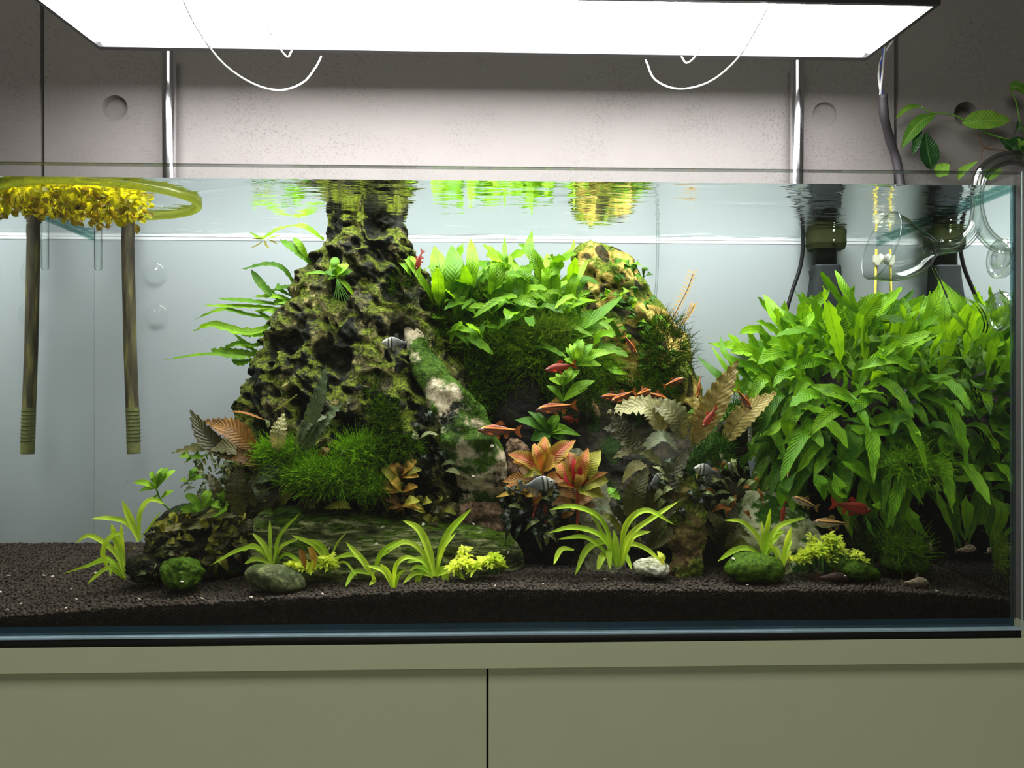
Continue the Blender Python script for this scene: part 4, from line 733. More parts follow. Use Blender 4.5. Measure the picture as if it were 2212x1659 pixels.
moss('moss_cushion', [(1180, 715, .18, 60, 22, .015)], 700, .022, MOSY, 'yellow green moss tips just above the black stump point', .5)
moss('moss_fringe', [(1060, 830, .18, 60, 70, .01), (1240, 850, .17, 60, 40, .02), (950, 700, .2, 40, 60, .01)], 1100, .03, MOSD, 'fine dark moss threads beside the black stump', .1)
moss('moss_growth', [(1440, 760, .21, 60, 90, .02), (1400, 860, .2, 70, 60, .02)], 1700, .018, MOSD, 'dark moss growing over the right face of the yellow rock', .4)
moss('moss_growth', [(1600, 900, .115, 50, 40, .015), (1540, 970, .105, 50, 34, .015), (1500, 1010, .10, 30, 30, .01)], 1700, .010, moss_mat('branch_moss', (.02, .08, .005), (.09, .24, .015)), 'short moss coating the slanting driftwood branch', .4)
moss('moss_tuft', [(1950, 1185, .07, 46, 26, .018), (1930, 1160, .07, 26, 30, .012)], 600, .022, MOSB, 'spiky bright green moss tuft on the rightmost moss stone', 1.1)
moss('moss_growth', [(1980, 1010, .05, 60, 40, .01), (1930, 1000, .06, 40, 20, .01)], 200, .024, MOSB, 'loose moss strands hanging in the lower middle of the fern thicket', .1)
moss('moss_growth', [(2170, 1190, .04, 26, 40, .008)], 260, .018, MOSY, 'yellow green moss sprig at the bottom right corner by the side glass', .7)
moss('moss_growth', [(1880, 1160, .10, 40, 30, .012), (1870, 1190, .09, 30, 20, .01)], 420, .022, MOSD, 'dark thin moss behind the wedge shaped moss stone', .8)
moss('moss_growth', [(870, 640, .165, 40, 60, .01), (1020, 900, .115, 40, 70, .006), (930, 740, .15, 30, 40, .008)], 900, .008, MOSD, 'short dark moss on the right flank of the pitted rock', .3)

p = plant('floating_sprig', 572, 517, .20, 'small loose sprig with fine roots floating left of the pitted rock peak', 'aquatic plant')
for pts in ([(572, 517), (590, 512), (606, 508)], [(572, 517), (552, 508), (536, 500)], [(570, 520), (555, 530), (540, 536)], [(572, 516), (575, 530), (585, 538)], [(574, 516), (590, 522), (600, 528)], [(570, 516), (558, 516), (543, 515)]): hl(p, pts, 4.5, R.choice([STEMG, OLIV]), Y=.20, n=8)
# ================================================================ EQUIPMENT
def pipe_glass(name, tint, lo=.10, pw=2.2):
    t = NT(name); f = t.n('LayerWeight', {'Blend': .5}).outputs['Facing']; e = t.math('POWER', f, pw)
    col = t.mix(e, (.97, .99, .98), tint)
    fac = t.math('ADD', t.math('MULTIPLY', t.math('POWER', f, 4.0), .6), lo*.4, True)
    return t.done(t.n('MixShader', {0: fac, 1: t.n('BsdfTransparent', {'Color': col}).outputs[0], 2: t.n('BsdfGlossy', {'Roughness': .06}).outputs[0]}).outputs[0])
M_PG = pipe_glass('clear_pipe_glass', (.06, .10, .08), .18, 1.7)
M_PUMP = simple('dark_grey_plastic', (.022, .027, .029), .55, nscale=30, spec=.12); M_PBLK = simple('black_plastic', (.008, .009, .009), .35, spec=.2); M_POLV = simple('algae_clamp', (.022, .028, .008), .6, nscale=200, namt=.5, spec=.1)
def sq_loft(rows, Y, pw=4, ns=48):
    V, Fc = [], []
    for (py, xl, xr, ry) in rows:
        a, b = W(xl, py, Y), W(xr, py, Y)
        for k in range(ns):
            t = 2*PI*k/ns; c, s = math.cos(t), math.sin(t); V.append(((a.x+b.x)/2+(b.x-a.x)/2*math.copysign(abs(c)**(2/pw), c), Y+ry*math.copysign(abs(s)**(2/pw), s), (a.z+b.z)/2))
    n = len(rows)
    for i in range(n-1):
        for k in range(ns): k2 = (k+1) % ns; Fc.append([i*ns+k, (i+1)*ns+k, (i+1)*ns+k2, i*ns+k2])
    Fc.append(list(range(ns))); Fc.append([(n-1)*ns+k for k in range(ns)][::-1]); return V, Fc
YP = .300
pump = empty('internal_filter', W(1783, 820, YP), 'dark grey tapered filter with black neck and clamp standing before the back glass', 'filter')
mesh('filter_body', *sq_loft([(574, 1755, 1811, .014), (577, 1754, 1812, .015), (600, 1753, 1813, .016), (640, 1748, 1814, .018), (690, 1741, 1816, .019), (691.5, 1743, 1814, .018), (693, 1741, 1816, .019), (726, 1740, 1817, .019), (728, 1742, 1815, .018), (730, 1740, 1817, .019), (850, 1738, 1818, .019)], YP), M_PUMP, pump, smooth=False)
mesh('filter_neck', *sq_loft([(470, 1758, 1806, .013), (535, 1758, 1806, .013), (575, 1758, 1806, .013)], YP, 2.4), M_PBLK, pump)
mesh('clamp', *sq_loft([(491, 1748, 1820, .017), (492, 1746, 1822, .019), (510, 1747, 1821, .019), (528, 1746, 1822, .019), (540, 1749, 1819, .017)], YP, 5), M_POLV, pump, smooth=False)
mesh('clamp_screw', *disc_profile(W(1789, 527, YP)+Vector((0, -.019, 0)), (0, -1, 0), [(0, 0), (0, .003), (.003, .003), (.003, 0)], 12), M_CHROME, pump)
mesh('outlet_port', *disc_profile(W(1796, 712, YP)+Vector((0, -.0185, 0)), (0, -1, 0), [(0, 0), (0, .007), (.0015, .007), (.0015, .005), (0, .005), (0, 0)], 20), M_PBLK, pump)
mesh('side_clip', *sq_loft([(585, 1748, 1756, .004), (600, 1750, 1756, .004)], YP), M_PUMP, pump, smooth=False)
o = mesh('filter_cable', *tube(spline([W(1722, 440, .31), W(1728, 490, .31), W(1735, 522, .31), W(1729, 575, .308), W(1711, 630, .305), (W(1694, 690, .30)), W(1687, 735, .295), W(1690, 785, .29), W(1700, 830, .285)], 40), .0030, 10), M_PBLK)
o.data.vertices.foreach_get  # cable runs up out of the water behind the rim
tag(o, 'thin black cable hanging in the water left of the dark grey filter', 'cable')
gau = empty('thermometer', W(1890, 720, .30), 'slim yellow glass thermometer with white holder by the right back corner', 'thermometer')
mesh('yellow_tube', *tube([W(1893, 538, .306), W(1888, 760, .306)], .0019, 10), simple('yellow_glass', (.75, .62, .10), .3, spec=.2), gau)
mesh('holder', *sq_loft([(552, 1886, 1900, .003), (566, 1886, 1902, .003), (573, 1890, 1900, .003)], .304), simple('cream_plastic', (.75, .74, .6), .5, spec=.2), gau, smooth=False)
mesh('suction_disc', *disc_profile(W(1902, 560, .304), (-1, 0, 0), [(-.004, .001), (-.002, .0075), (.001, .0085), (.0015, .004), (.003, 0)], 20), simple('cream_rubber', (.8, .8, .7), .5, spec=.2), gau)
# brown intake pipe at the left, reaching out of the water and over the rim
YI = .285
ip = empty('intake_pipe', W(283, 980, YI), 'long algae stained straight intake pipe hanging in the water at the left end', 'pipe')
def pipe_mat():
    t = NT('algae_stained_pipe'); co = t.n('TexCoord').outputs['Object']; z = t.n('SeparateXYZ', {'Vector': co}).outputs['Z']
    n = t.n('TexNoise', {'Vector': t.n('Mapping', {'Vector': co, 'Scale': (120, 120, 14)}).outputs[0], 'Scale': 1.0, 'Detail': 4.0}).outputs['Fac']
    f = t.math('ADD', n, t.math('MULTIPLY', z, -.45)); c = t.ramp(f, [(.30, (.030, .026, .018)), (.47, (.075, .068, .035)), (.60, (.17, .16, .05))])
    return t.done(t.n('BsdfPrincipled', {'Base Color': c, 'Roughness': .5, 'Specular IOR Level': .15}).outputs[0])
mesh('pipe', *tube([W(276, 455, YI), W(277, 500, YI), W(276, 520, YI), W(281, 750, YI), W(288, 940, YI), W(289, 980, YI)], .0090, 20, False), pipe_mat(), ip)
e = W(276, 456, YI)
mesh('pipe_bend', *tube(spline([e, e+Vector((0, .006, .012)), e+Vector((0, .022, .017)), e+Vector((0, .05, .006))], 14), .008, 16), pipe_mat(), ip)
mesh('slotted_end', *tube([W(286, 880, YI), W(289, 978, YI)], .0093, 20, False), simple('pale_slotted_plastic', (.13, .14, .05), .5, nscale=160, namt=.5, spec=.1), ip)
for k in range(9):
    c = W(287+k*.25, 888+k*8, YI); mesh('slot', *disc_profile(c, (.02, 0, -1), [(-.0006, .0096), (-.0006, .0099), (.0006, .0099), (.0006, .0096)], 20), simple('slot_dark', (.05, .055, .03), .6, spec=.1) if k == 0 else bpy.data.materials['slot_dark'], ip)
tb = empty('glass_tube', W(212, 584, .26), 'short clear glass tube hanging upright beside the brown intake pipe', 'glass tube')
mesh('tube_wall', *disc_profile(W(212, 584, .26), (0, 0, 1), [(0, 0), (.0005, .004), (.003, .0052), (.085, .0052)], 20), M_PG, tb)
mesh('tube_hook', *tube(spline([W(212, 470, .26), W(212, 440, .26), W(214, 430, .262)], 8), .0012, 8), M_PG, tb)
# glass lily outlet
lily = empty('lily_outlet', W(2114, 398, .075), 'clear glass lily shaped water outlet curving over the rim at the right', 'glass outlet')
pts = [(2262, 395, .10), (2240, 360, .095), (2200, 341, .09), (2160, 346, .085), (2128, 368, .08), (2114, 400, .078), (2115, 450, .076), (2104, 495, .075), (2075, 526, .075), (2045, 533, .075), (2022, 534, .075)]
mesh('outlet_pipe', *tube(spline([W(*p) for p in pts], 60), 16*PX(.075), 24, False), M_PG, lily)
mesh('inner_bore', *tube(spline([W(*p) for p in pts], 60), 10.5*PX(.075), 20, False), M_PG, lily)
bell = spline([W(x, y, .075) for x, y in ((2030, 534), (2008, 537), (1985, 541), (1960, 543), (1935, 540), (1903, 531))], 24)
mesh('bell', *tube(bell, [float(np.interp(i/24, [0, .1, .3, .6, .85, 1], [16, 19, 40, 62, 71, 75]))*PX(.075) for i in range(25)], 40, False), M_PG, lily)
ax = (bell[-1]-bell[-3]).normalized(); s_ = ax.orthogonal().normalized(); b_ = ax.cross(s_)
mesh('bell_rim', *tube([bell[-1]+(s_*math.cos(2*PI*k/48)+b_*math.sin(2*PI*k/48))*75*PX(.075) for k in range(49)], .0009, 8, False), M_PG, lily)
for k, (x, y) in enumerate(((2030, 534),)): mesh('weld_ring', *tube([W(x, y, .075)+(Vector((0, 1, 0))*math.cos(2*PI*k/32)+Vector((0, 0, 1))*math.sin(2*PI*k/32))*17*PX(.075) for k in range(33)], .0008, 6, False), M_PG, lily)
o = mesh('air_line', *tube(spline([W(1422, 430, .31), W(1421, 520, .31), W(1419, 600, .31), W(1412, 680, .30)], 16), .0021, 10, False), M_PG); tag(o, 'thin clear air line standing behind the yellow rock', 'tube')
for x, y, lb_ in ((335, 590, 'upper clear suction cup on the back glass right of the brown pipe'), (340, 680, 'lower clear suction cup on the back glass right of the brown pipe')):
    o = mesh('suction_cup', *disc_profile(W(x, y, YB-.003), (0, -1, 0), [(0, .017), (.001, .0172), (.003, .014), (.0035, .007), (.006, .005), (.006, 0)], 32), GL); tag(o, lb_, 'suction cup')
# suction cups on the right glass
for y, lab in ((555, 'upper of two ring shaped clear suction cups on the right side glass'), (670, 'lower of two ring shaped clear suction cups on the right side glass')):
    c = W(2190, y, .02); c.x = XR-.0042
    o = mesh('suction_cup', *disc_profile(c+Vector((0, .012, 0)), (-1, 0, 0), [(0, .0235), (.0015, .0235), (.003, .021), (.0035, .015), (.002, .012), (.005, .010), (.006, .004), (.006, 0)], 36), pipe_glass('soft_clear_plastic'+str(y), (.35, .4, .36), .5, 1.2)); tag(o, lab, 'suction cup', None)
# floating ring with plants
rc = Vector((W(205, 430, .098).x-.003, .1005, ZWAT)); RX, RY = rc.x+.0, .086
x_r = W(420, 425, .098).x; RX = (x_r-(XL+.006))/2; rc.x = (x_r+XL+.006)/2
def ring_mat():
    t = NT('yellow_tinted_tube'); f = t.n('LayerWeight', {'Blend': .5}).outputs['Facing']
    col = t.mix(f, (.85, .88, .45), (.35, .38, .03)); d = t.n('BsdfPrincipled', {'Base Color': (.24, .27, .05, 1), 'Roughness': .2}).outputs[0]
    return t.done(t.n('MixShader', {0: .42, 1: t.n('BsdfTransparent', {'Color': col}).outputs[0], 2: t.n('MixShader', {0: .5, 1: d, 2: t.n('BsdfTranslucent', {'Color': (.30, .34, .05, 1)}).outputs[0]}).outputs[0]}).outputs[0])
o = mesh('floating_ring', *tube([rc+Vector((RX*math.cos(2*PI*k/90), RY*math.sin(2*PI*k/90), -.0030)) for k in range(91)], .0042, 14, False), ring_mat()); tag(o, 'yellow green tinted plastic tube ring floating on the water at the left', 'floating ring')
M_SAL = leaf_mat('floating_leaf_yellow', (.26, .27, .005), (.72, .72, .04), (.3, .3, .02), .55, .1, per=False); M_SALB = leaf_mat('floating_leaf_brown', (.16, .12, .01), (.42, .34, .03), None, .45, .1, per=False)
fp = empty('floating_plants', rc, 'tangled mat of yellow floating plants inside the floating ring', 'floating plant', None, 'stuff')
def gen_f(n, m, nm, zlo, zhi, lo, hi):
    out = []
    while len(out) < n:
        a = R.uniform(0, 2*PI); q = math.sqrt(R.random()); x, y = rc.x-.028+(RX-.034)*q*math.cos(a), rc.y+(RY-.008)*q*math.sin(a)
        if ((x-rc.x)/(RX-.006))**2+((y-rc.y)/(RY-.006))**2 > 1 or x < XLO+.002: continue
        b = Vector((x, y, ZWAT-.001-R.uniform(zlo, zhi))); d = Vector((R.gauss(0, 1), R.gauss(0, .8), R.uniform(-.9, .4))).normalized(); L = R.uniform(lo, hi)
        out.append(leaf_geo([b, b+d*L*.5, b+d*L+Vector((0, 0, -.2*L))], L*R.uniform(.6, .9), prof='oval', cup=R.uniform(.2, .8), n=4, hint=(R.uniform(-1, 1), -1, R.uniform(-.5, 1))))
    V, Fc, U = join(out); tag(mesh(nm, V, Fc, m, fp, uv=U), kind='stuff')
gen_f(750, M_SAL, 'yellow_leaves', 0, .012, .007, .013); gen_f(170, M_SALB, 'brown_leaves', .006, .018, .006, .012)
rt = []
for k in range(90):
    a = R.uniform(0, 2*PI); q = math.sqrt(R.random()); b = Vector((rc.x-.028+(RX-.04)*q*math.cos(a), rc.y+(RY-.012)*q*math.sin(a), ZWAT-.010)); L = R.uniform(.006, .02)
    b.x = max(b.x, XLO+.004); rt.append(tube([b, b+Vector((R.uniform(-.3, .3)*L, R.uniform(-.2, .2)*L, -L*.6)), b+Vector((R.uniform(-.5, .5)*L, R.uniform(-.3, .3)*L, -L))], [.0004, .0003, .0001], 4, False))
V, Fc = join(rt); tag(mesh('roots', V, Fc, M_STB, fp), kind='stuff')

# ================================================================ HOUSE PLANT behind the right end
hp = empty('house_plant', W(2200, 420, .345), 'leafy green house plant reaching in behind the right end of the tank', 'plant')
YH = .348
for pts, r in (([(2260, 330), (2200, 308), (2140, 290), (2090, 263), (2055, 247), (2010, 243), (1990, 230)], .0012), ([(2182, 192), (2196, 225), (2204, 265), (2215, 290)], .0011), ([(2230, 380), (2180, 330), (2130, 320), (2115, 300), (2112, 285)], .0008), ([(2120, 345), (2122, 325), (2140, 312)], .0006)):
    mesh('stem', *tube(spline([W(x, y, YH) for x, y in pts], 24), r, 6), M_STG if r > .001 else M_STB, hp)
e = W(2260, 330, YH); mesh('stem', *tube(spline([e, e+Vector((.05, 0, -.10)), e+Vector((.07, -.02, -.6)), Vector((e.x+.07, .30, .005))], 30), .0028, 8), M_STB, hp)
for pts, w, m in (([(1990, 229), (1960, 234), (1933, 257)], 13, HOUS), ([(2020, 248), (1990, 262), (1965, 290), (1947, 321)], 30, HOUS), ([(1983, 270), (1980, 305), (1971, 334)], 22, HOUSD), ([(2078, 268), (2110, 262), (2150, 260), (2182, 259)], 46, HOUS), ([(2012, 366), (2005, 330), (1999, 285)], 46, HOUSD), ([(2026, 382), (2034, 368), (2050, 355)], 32, HOUS),
                  ([(2180, 190), (2198, 188), (2222, 208)], 26, HOUS), ([(2225, 340), (2212, 320), (2198, 300)], 30, HOUS), ([(2126, 386), (2142, 375), (2165, 368)], 26, HOUS), ([(2170, 320), (2200, 312), (2225, 322)], 34, HOUSD), ([(2160, 300), (2190, 322), (2210, 350)], 24, HOUSD), ([(2200, 260), (2200, 275), (2192, 287)], 12, HOUSD), ([(2070, 388), (2080, 368), (2112, 348)], 16, HOUS), ([(2215, 215), (2225, 250), (2230, 280)], 26, HOUSD)):
    P = [W(x, y, YH-.004*math.sin(i)) for i, (x, y) in enumerate(pts)]; leaf(hp, P, w*PX(YH), m, prof='lance', cup=.2, ruf=.03, clampit=False, hint=(0, -1, .25))

# ================================================================ FISH
def fish_mat(name, back, side, belly, stripe=None, dark=None, scales=.5, trans=.15):
    "colour by height and length in the fish's own frame (length 1, head at -x)"
    t = NT(name); co = t.n('TexCoord').outputs['Object']; sp = t.n('SeparateXYZ', {'Vector': co}); x, z = sp.outputs['X'], sp.outputs['Z']
    col = t.ramp(t.math('ADD', t.math('MULTIPLY', z, 2.2), .5), [(.22, belly), (.45, side), (.72, back)])
    v = t.n('TexVoronoi', {'Vector': t.n('Mapping', {'Vector': co, 'Scale': (26, .01, 34)}).outputs[0], 'Scale': 1.0}).outputs['Distance']
    col = t.mix(t.math('MULTIPLY', t.ramp(v, [(.35, (0, 0, 0)), (.6, (1, 1, 1))]), scales), col, tuple(c*.25 for c in side))
    zz = t.math('SUBTRACT', z, t.math('MULTIPLY', x, -.03))
    if dark: col = t.mix(t.math('MULTIPLY', t.math('COMPARE', zz, .005), 1.0), col, dark) if False else t.mix(t.ramp(t.math('ABSOLUTE', t.math('SUBTRACT', zz, .020)), [(.016, (1, 1, 1)), (.028, (0, 0, 0))]), col, dark)
    if stripe: col = t.mix(t.ramp(t.math('ABSOLUTE', t.math('SUBTRACT', zz, .048)), [(.010, (1, 1, 1)), (.020, (0, 0, 0))]), col, stripe)
    return t.done(t.n('BsdfPrincipled', {'Base Color': col, 'Roughness': .38, 'Specular IOR Level': .3, 'Subsurface Weight': 0}).outputs[0])
def bar_mat(name):
    t = NT(name); co = t.n('TexCoord').outputs['Object']; x = t.n('SeparateXYZ', {'Vector': co}).outputs['X']
    b = t.ramp(t.math('ADD', x, .5), [(.20, (.30, .31, .27)), (.215, (.02, .02, .02)), (.235, (.02, .02, .02)), (.25, (.36, .36, .30)), (.31, (.36, .36, .30)), (.325, (.02, .02, .02)), (.35, (.02, .02, .02)), (.38, (.17, .18, .17)), (.55, (.11, .115, .11))])
    return t.done(t.n('BsdfPrincipled', {'Base Color': b, 'Roughness': .35, 'Specular IOR Level': .4}).outputs[0])
def cory_mat(name, a, b_):
    t = NT(name); co = t.n('TexCoord').outputs['Object']; c = t.ramp(t.noise(9, 3, .6, co), [(.45, a), (.62, b_)]); return t.done(t.n('BsdfPrincipled', {'Base Color': c, 'Roughness': .5, 'Specular IOR Level': .2}).outputs[0])
def fin_mat(name, c, op=.6):
    t = NT(name); uv = t.n('UVMap').outputs[0]; ray = t.math('SINE', t.math('MULTIPLY', t.n('SeparateXYZ', {'Vector': uv}).outputs['X'], 60)); al = t.math('ADD', op, t.math('MULTIPLY', ray, .15), True)
    return t.done(t.n('MixShader', {0: al, 1: t.n('BsdfTransparent', {'Color': (.9, .9, .9, 1)}).outputs[0], 2: t.n('MixShader', {0: .4, 1: t.n('BsdfDiffuse', {'Color': (*c, 1)}).outputs[0], 2: t.n('BsdfTranslucent', {'Color': (*c, 1)}).outputs[0]}).outputs[0]}).outputs[0])
M_EYE = simple('fish_eye_black', (.004, .004, .004), .1); M_IRIS = simple('fish_eye_ring', (.45, .38, .25), .25)
def make_fish(name, top, bot, wid, m, fins, fm, eye, barbels=False):
    "body profile sampled along x from -.5 (snout) to +.34 (tail root); length 1 with the tail"
    root = bpy.data.objects.new(name, None); COL.objects.link(root); root['_o'] = [0., 0., 0.]; root.empty_display_size = .01
    n, ns = 22, 18; V, Fc, U = [], [], []
    for i in range(n+1):
        v = i/n; x = -.5+.84*v; tp, bt, wd = [float(np.interp(v, [q[0] for q in pr], [q[1] for q in pr])) for pr in (top, bot, wid)]
        tp, bt = tp*1.0, bt
        for k in range(ns):
            a = 2*PI*k/ns; c, s = math.cos(a), math.sin(a); V.append((x, wd*c*(1-.25*abs(s)), (tp+bt)/2+(tp-bt)/2*s))
    for i in range(n):
        for k in range(ns): k2 = (k+1) % ns; Fc.append([i*ns+k, i*ns+k2, (i+1)*ns+k2, (i+1)*ns+k])
    Fc.append(list(range(ns))[::-1]); Fc.append([n*ns+k for k in range(ns)])
    mesh('body', V, Fc, m, root)
    for fn, outline, yy in fins:
        N = len(outline); ctr = (sum(p[0] for p in outline)/N, yy*1.6, sum(p[1] for p in outline)/N); VV = [(p[0], yy*(1 if i < N/2 else 2.2), p[1]) for i, p in enumerate(outline)]+[ctr]
        mesh(fn, VV, [(i, (i+1) % N, N) for i in range(N)], fm, root, uv=[(p[0]*1.3+p[1]*.8, p[1]) for p in outline]+[(0, 0)])
    ex, ez, ey, er = eye
    for sg in (-1, 1):
        e = mesh('eye', *disc_profile((ex, sg*ey*.72, ez), (0, sg, 0), [(0, er), (.008, er*.95), (.016, er*.6), (.019, 0)], 12), M_IRIS, root)
        mesh('pupil', *disc_profile((ex, sg*(ey*.72+.012), ez), (0, sg, 0), [(0, er*.6), (.007, er*.5), (.010, 0)], 10), M_EYE, e)
    if barbels:
        for sg in (-1, 1): mesh('barbel', *tube([(-.48, sg*.02, -.08), (-.53, sg*.04, -.12), (-.55, sg*.05, -.17)], .005, 5), fm, root)
    return root
BT = [(0, .0), (.06, .038), (.2, .095), (.42, .135), (.65, .10), (.9, .048), (1, .042)]; BB = [(0, -.015), (.06, -.045), (.2, -.11), (.42, -.140), (.65, -.092), (.9, -.028), (1, -.030)]; BW = [(0, .008), (.06, .03), (.2, .055), (.42, .066), (.65, .05), (.9, .02), (1, .012)]
BF = [('dorsal_fin', [(-.12, .115), (-.05, .20), (.02, .225), (.06, .19), (.10, .12)], 0), ('tail_fin', [(.32, .035), (.40, .10), (.50, .15), (.46, .05), (.44, 0), (.46, -.05), (.50, -.15), (.40, -.10), (.32, -.03)], 0), ('anal_fin', [(.08, -.09), (.12, -.17), (.18, -.18), (.20, -.10), (.21, -.05)], 0),
      ('pelvic_fin', [(-.10, -.115), (-.05, -.18), (0, -.19), (.0, -.12)], -.02), ('pelvic_fin', [(-.10, -.115), (-.05, -.18), (0, -.19), (.0, -.12)], .02), ('pectoral_fin', [(-.30, -.06), (-.24, -.10), (-.17, -.10), (-.22, -.05)], -.06), ('pectoral_fin', [(-.30, -.06), (-.24, -.10), (-.17, -.10), (-.22, -.05)], .06)]
barb = make_fish('red_striped_fish', BT, BB, BW, fish_mat('orange_striped_scales', (.28, .05, .006), (.20, .055, .022), (.32, .20, .14), (.75, .22, .03), (.03, .010, .006), .7), BF, fin_mat('orange_fin', (.50, .14, .03), .55), (-.40, .012, .045, .032))
barbr = make_fish('red_fish', BT, BB, BW, fish_mat('deep_red_scales', (.26, .03, .012), (.34, .035, .02), (.30, .05, .03), None, (.16, .018, .01), .35), BF, fin_mat('red_fin', (.45, .05, .02), .85), (-.40, .012, .045, .030))
barbb = make_fish('bronze_striped_fish', BT, BB, BW, fish_mat('bronze_scales', (.30, .17, .05), (.36, .28, .17), (.60, .54, .44), (.75, .42, .12), (.05, .025, .015), .35), BF, fin_mat('amber_fin', (.45, .27, .08), .5), (-.40, .012, .045, .032))
TT = [(0, .0), (.06, .05), (.2, .14), (.40, .205), (.6, .17), (.88, .05), (1, .045)]; TB = [(0, -.02), (.06, -.07), (.2, -.15), (.40, -.20), (.6, -.15), (.88, -.04), (1, -.04)]; TW = [(0, .01), (.06, .035), (.2, .06), (.42, .065), (.65, .045), (.9, .02), (1, .012)]
tetra = make_fish('grey_tetra', TT, TB, TW, bar_mat('grey_barred_scales'), [('dorsal_fin', [(-.10, .19), (-.02, .32), (.06, .33), (.08, .22), (.08, .16)], 0), ('tail_fin', [(.32, .04), (.42, .12), (.50, .15), (.46, 0), (.50, -.15), (.42, -.12), (.32, -.04)], 0), ('anal_fin', [(-.06, -.19), (.02, -.34), (.10, -.36), (.20, -.22), (.30, -.07), (.30, -.03), (.1, -.12)], 0), ('adipose_fin', [(.20, .10), (.25, .15), (.27, .12), (.26, .08)], 0)], fin_mat('smoky_fin', (.12, .12, .12), .6), (-.38, .02, .05, .045))
CT = [(0, -.03), (.08, .05), (.25, .14), (.45, .15), (.7, .09), (.9, .05), (1, .05)]; CB = [(0, -.08), (.08, -.12), (.3, -.14), (.55, -.12), (.8, -.06), (1, -.04)]; CW = [(0, .03), (.08, .07), (.3, .10), (.5, .09), (.8, .04), (1, .015)]
CF = [('dorsal_fin', [(-.16, .14), (-.14, .27), (-.08, .28), (.0, .14)], 0), ('tail_fin', [(.32, .05), (.44, .13), (.50, .13), (.45, 0), (.50, -.12), (.44, -.11), (.32, -.04)], 0), ('pectoral_fin', [(-.26, -.10), (-.20, -.17), (-.10, -.18), (-.14, -.11)], -.09), ('pectoral_fin', [(-.26, -.10), (-.20, -.17), (-.10, -.18), (-.14, -.11)], .09), ('anal_fin', [(.12, -.07), (.18, -.14), (.22, -.06)], 0)]
cory = make_fish('catfish', CT, CB, CW, cory_mat('tan_grey_mottled', (.20, .15, .09), (.42, .34, .24)), CF, fin_mat('tan_fin', (.3, .22, .14), .6), (-.36, .05, .085, .03), True)
coryd = make_fish('catfish', CT, CB, CW, cory_mat('dark_brown_skin', (.03, .018, .014), (.07, .04, .03)), CF, fin_mat('dark_fin', (.08, .035, .02), .75), (-.36, .05, .085, .025), True)
USED = set()
def place(proto, px, py, Y, Lpx, head, pitch, turn, label, cat='fish', group=None):
    "Lpx = full length in pixels as seen from the side"
    if proto.name in USED: r = proto.copy(); COL.objects.link(r); kids = [(c, r) for c in proto.children]
    else: USED.add(proto.name); r = proto; kids = []
    for c, pr in kids:
        c2 = c.copy(); c2.parent = pr; COL.objects.link(c2)
        for g_ in c.children: g2 = g_.copy(); g2.parent = c2; COL.objects.link(g2)
    s = Lpx*PX(Y)*(1.12 if Lpx < 80 else 1.0); r.location = W(px, py, Y); r.scale = (s, s, s)
    r.rotation_mode = 'XYZ'; yaw = (0 if head == 'L' else PI)+math.radians(turn)
    r.rotation_euler = (Matrix.Rotation(yaw, 3, 'Z') @ Matrix.Rotation(math.radians(pitch), 3, 'Y')).to_euler()
    return tag(r, label, cat, group)
GB = 'small red and orange fish swimming in the tank'
place(barb, 1080, 930, .085, 98, 'L', 2, 8, 'orange striped fish heading left in front of the leaning mossy slab', group=GB)
place(barb, 1203, 880, .12, 92, 'L', -7, 0, 'orange striped fish heading left just below the green stem plant', group=GB)
place(barbr, 1212, 793, .125, 66, 'L', -10, 10, 'plain red fish crossing the green stem plant', group=GB)
place(barb, 1361, 744, .13, 52, 'R', -48, 30, 'small orange fish diving with tail up before the yellow rock', group=GB)
place(barb, 1322, 856, .14, 48, 'L', -4, 10, 'leftmost dim fish in the tight group above the pale olive leaves', group=GB)
place(barb, 1347, 856, .12, 62, 'L', -20, 20, 'orange striped fish pointing down left within the group above the pale olive leaves', group=GB)
place(barb, 1388, 850, .10, 72, 'R', 10, 52, 'orange fish seen almost head on within the group above the pale olive leaves', group=GB)
place(barb, 1418, 856, .12, 56, 'R', -16, 20, 'rightmost red fish in the group above the pale olive leaves', group=GB)
place(barb, 1455, 826, .14, 46, 'R', 22, 0, 'thin orange fish rising right at the foot of the yellow rock', group=GB)
place(barb, 1510, 836, .12, 48, 'L', -72, 50, 'small orange fish hanging head down beside the long tan leaf', group=GB)
place(barbr, 1534, 900, .085, 56, 'L', -48, 20, 'dull red fish lying slanted across the long tan leaf', group=GB)
place(barb, 1607, 862, .09, 56, 'R', -46, 20, 'bright orange red fish diving right over the second tan leaf', group=GB)
place(barbb, 1703, 1020, .08, 46, 'R', 52, 55, 'pale pink fish facing the front before the fern thicket', group=GB)
place(barbb, 1740, 1086, .07, 64, 'L', 22, 10, 'bronze striped fish pointing up left, left of the big red fish', group=GB)
place(barbr, 1838, 1095, .065, 104, 'R', -10, 8, 'largest deep red fish at the lower edge of the fern thicket', group=GB)
place(barbb, 1796, 1130, .065, 78, 'L', 4, 4, 'bronze striped fish heading left right under the big red fish', group=GB)
place(barbr, 1692, 1106, .08, 46, 'L', -76, 30, 'thin reddish fish hanging upright left of the pale rock top', group=GB)
place(barbr, 906, 561, .16, 46, 'L', -68, 40, 'small red fish near the surface right of the pitted rock peak', group=GB)
place(barbb, 1288, 884, .15, 60, 'R', -30, 66, 'greyish brown fish seen end on left of the pale olive leaves', group=GB)
place(barbr, 1232, 905, .15, 40, 'L', 10, 30, 'dim dark red fish in shade below the green stem plant', group=GB)
GT = 'grey barred tetras'
place(tetra, 856, 740, .085, 56, 'L', 0, 10, 'grey barred tetra alone before the black hollow of the pitted rock', group=GT)
place(tetra, 1160, 1046, .06, 74, 'R', 8, 10, 'grey barred tetra in front of the red plant', group=GT)
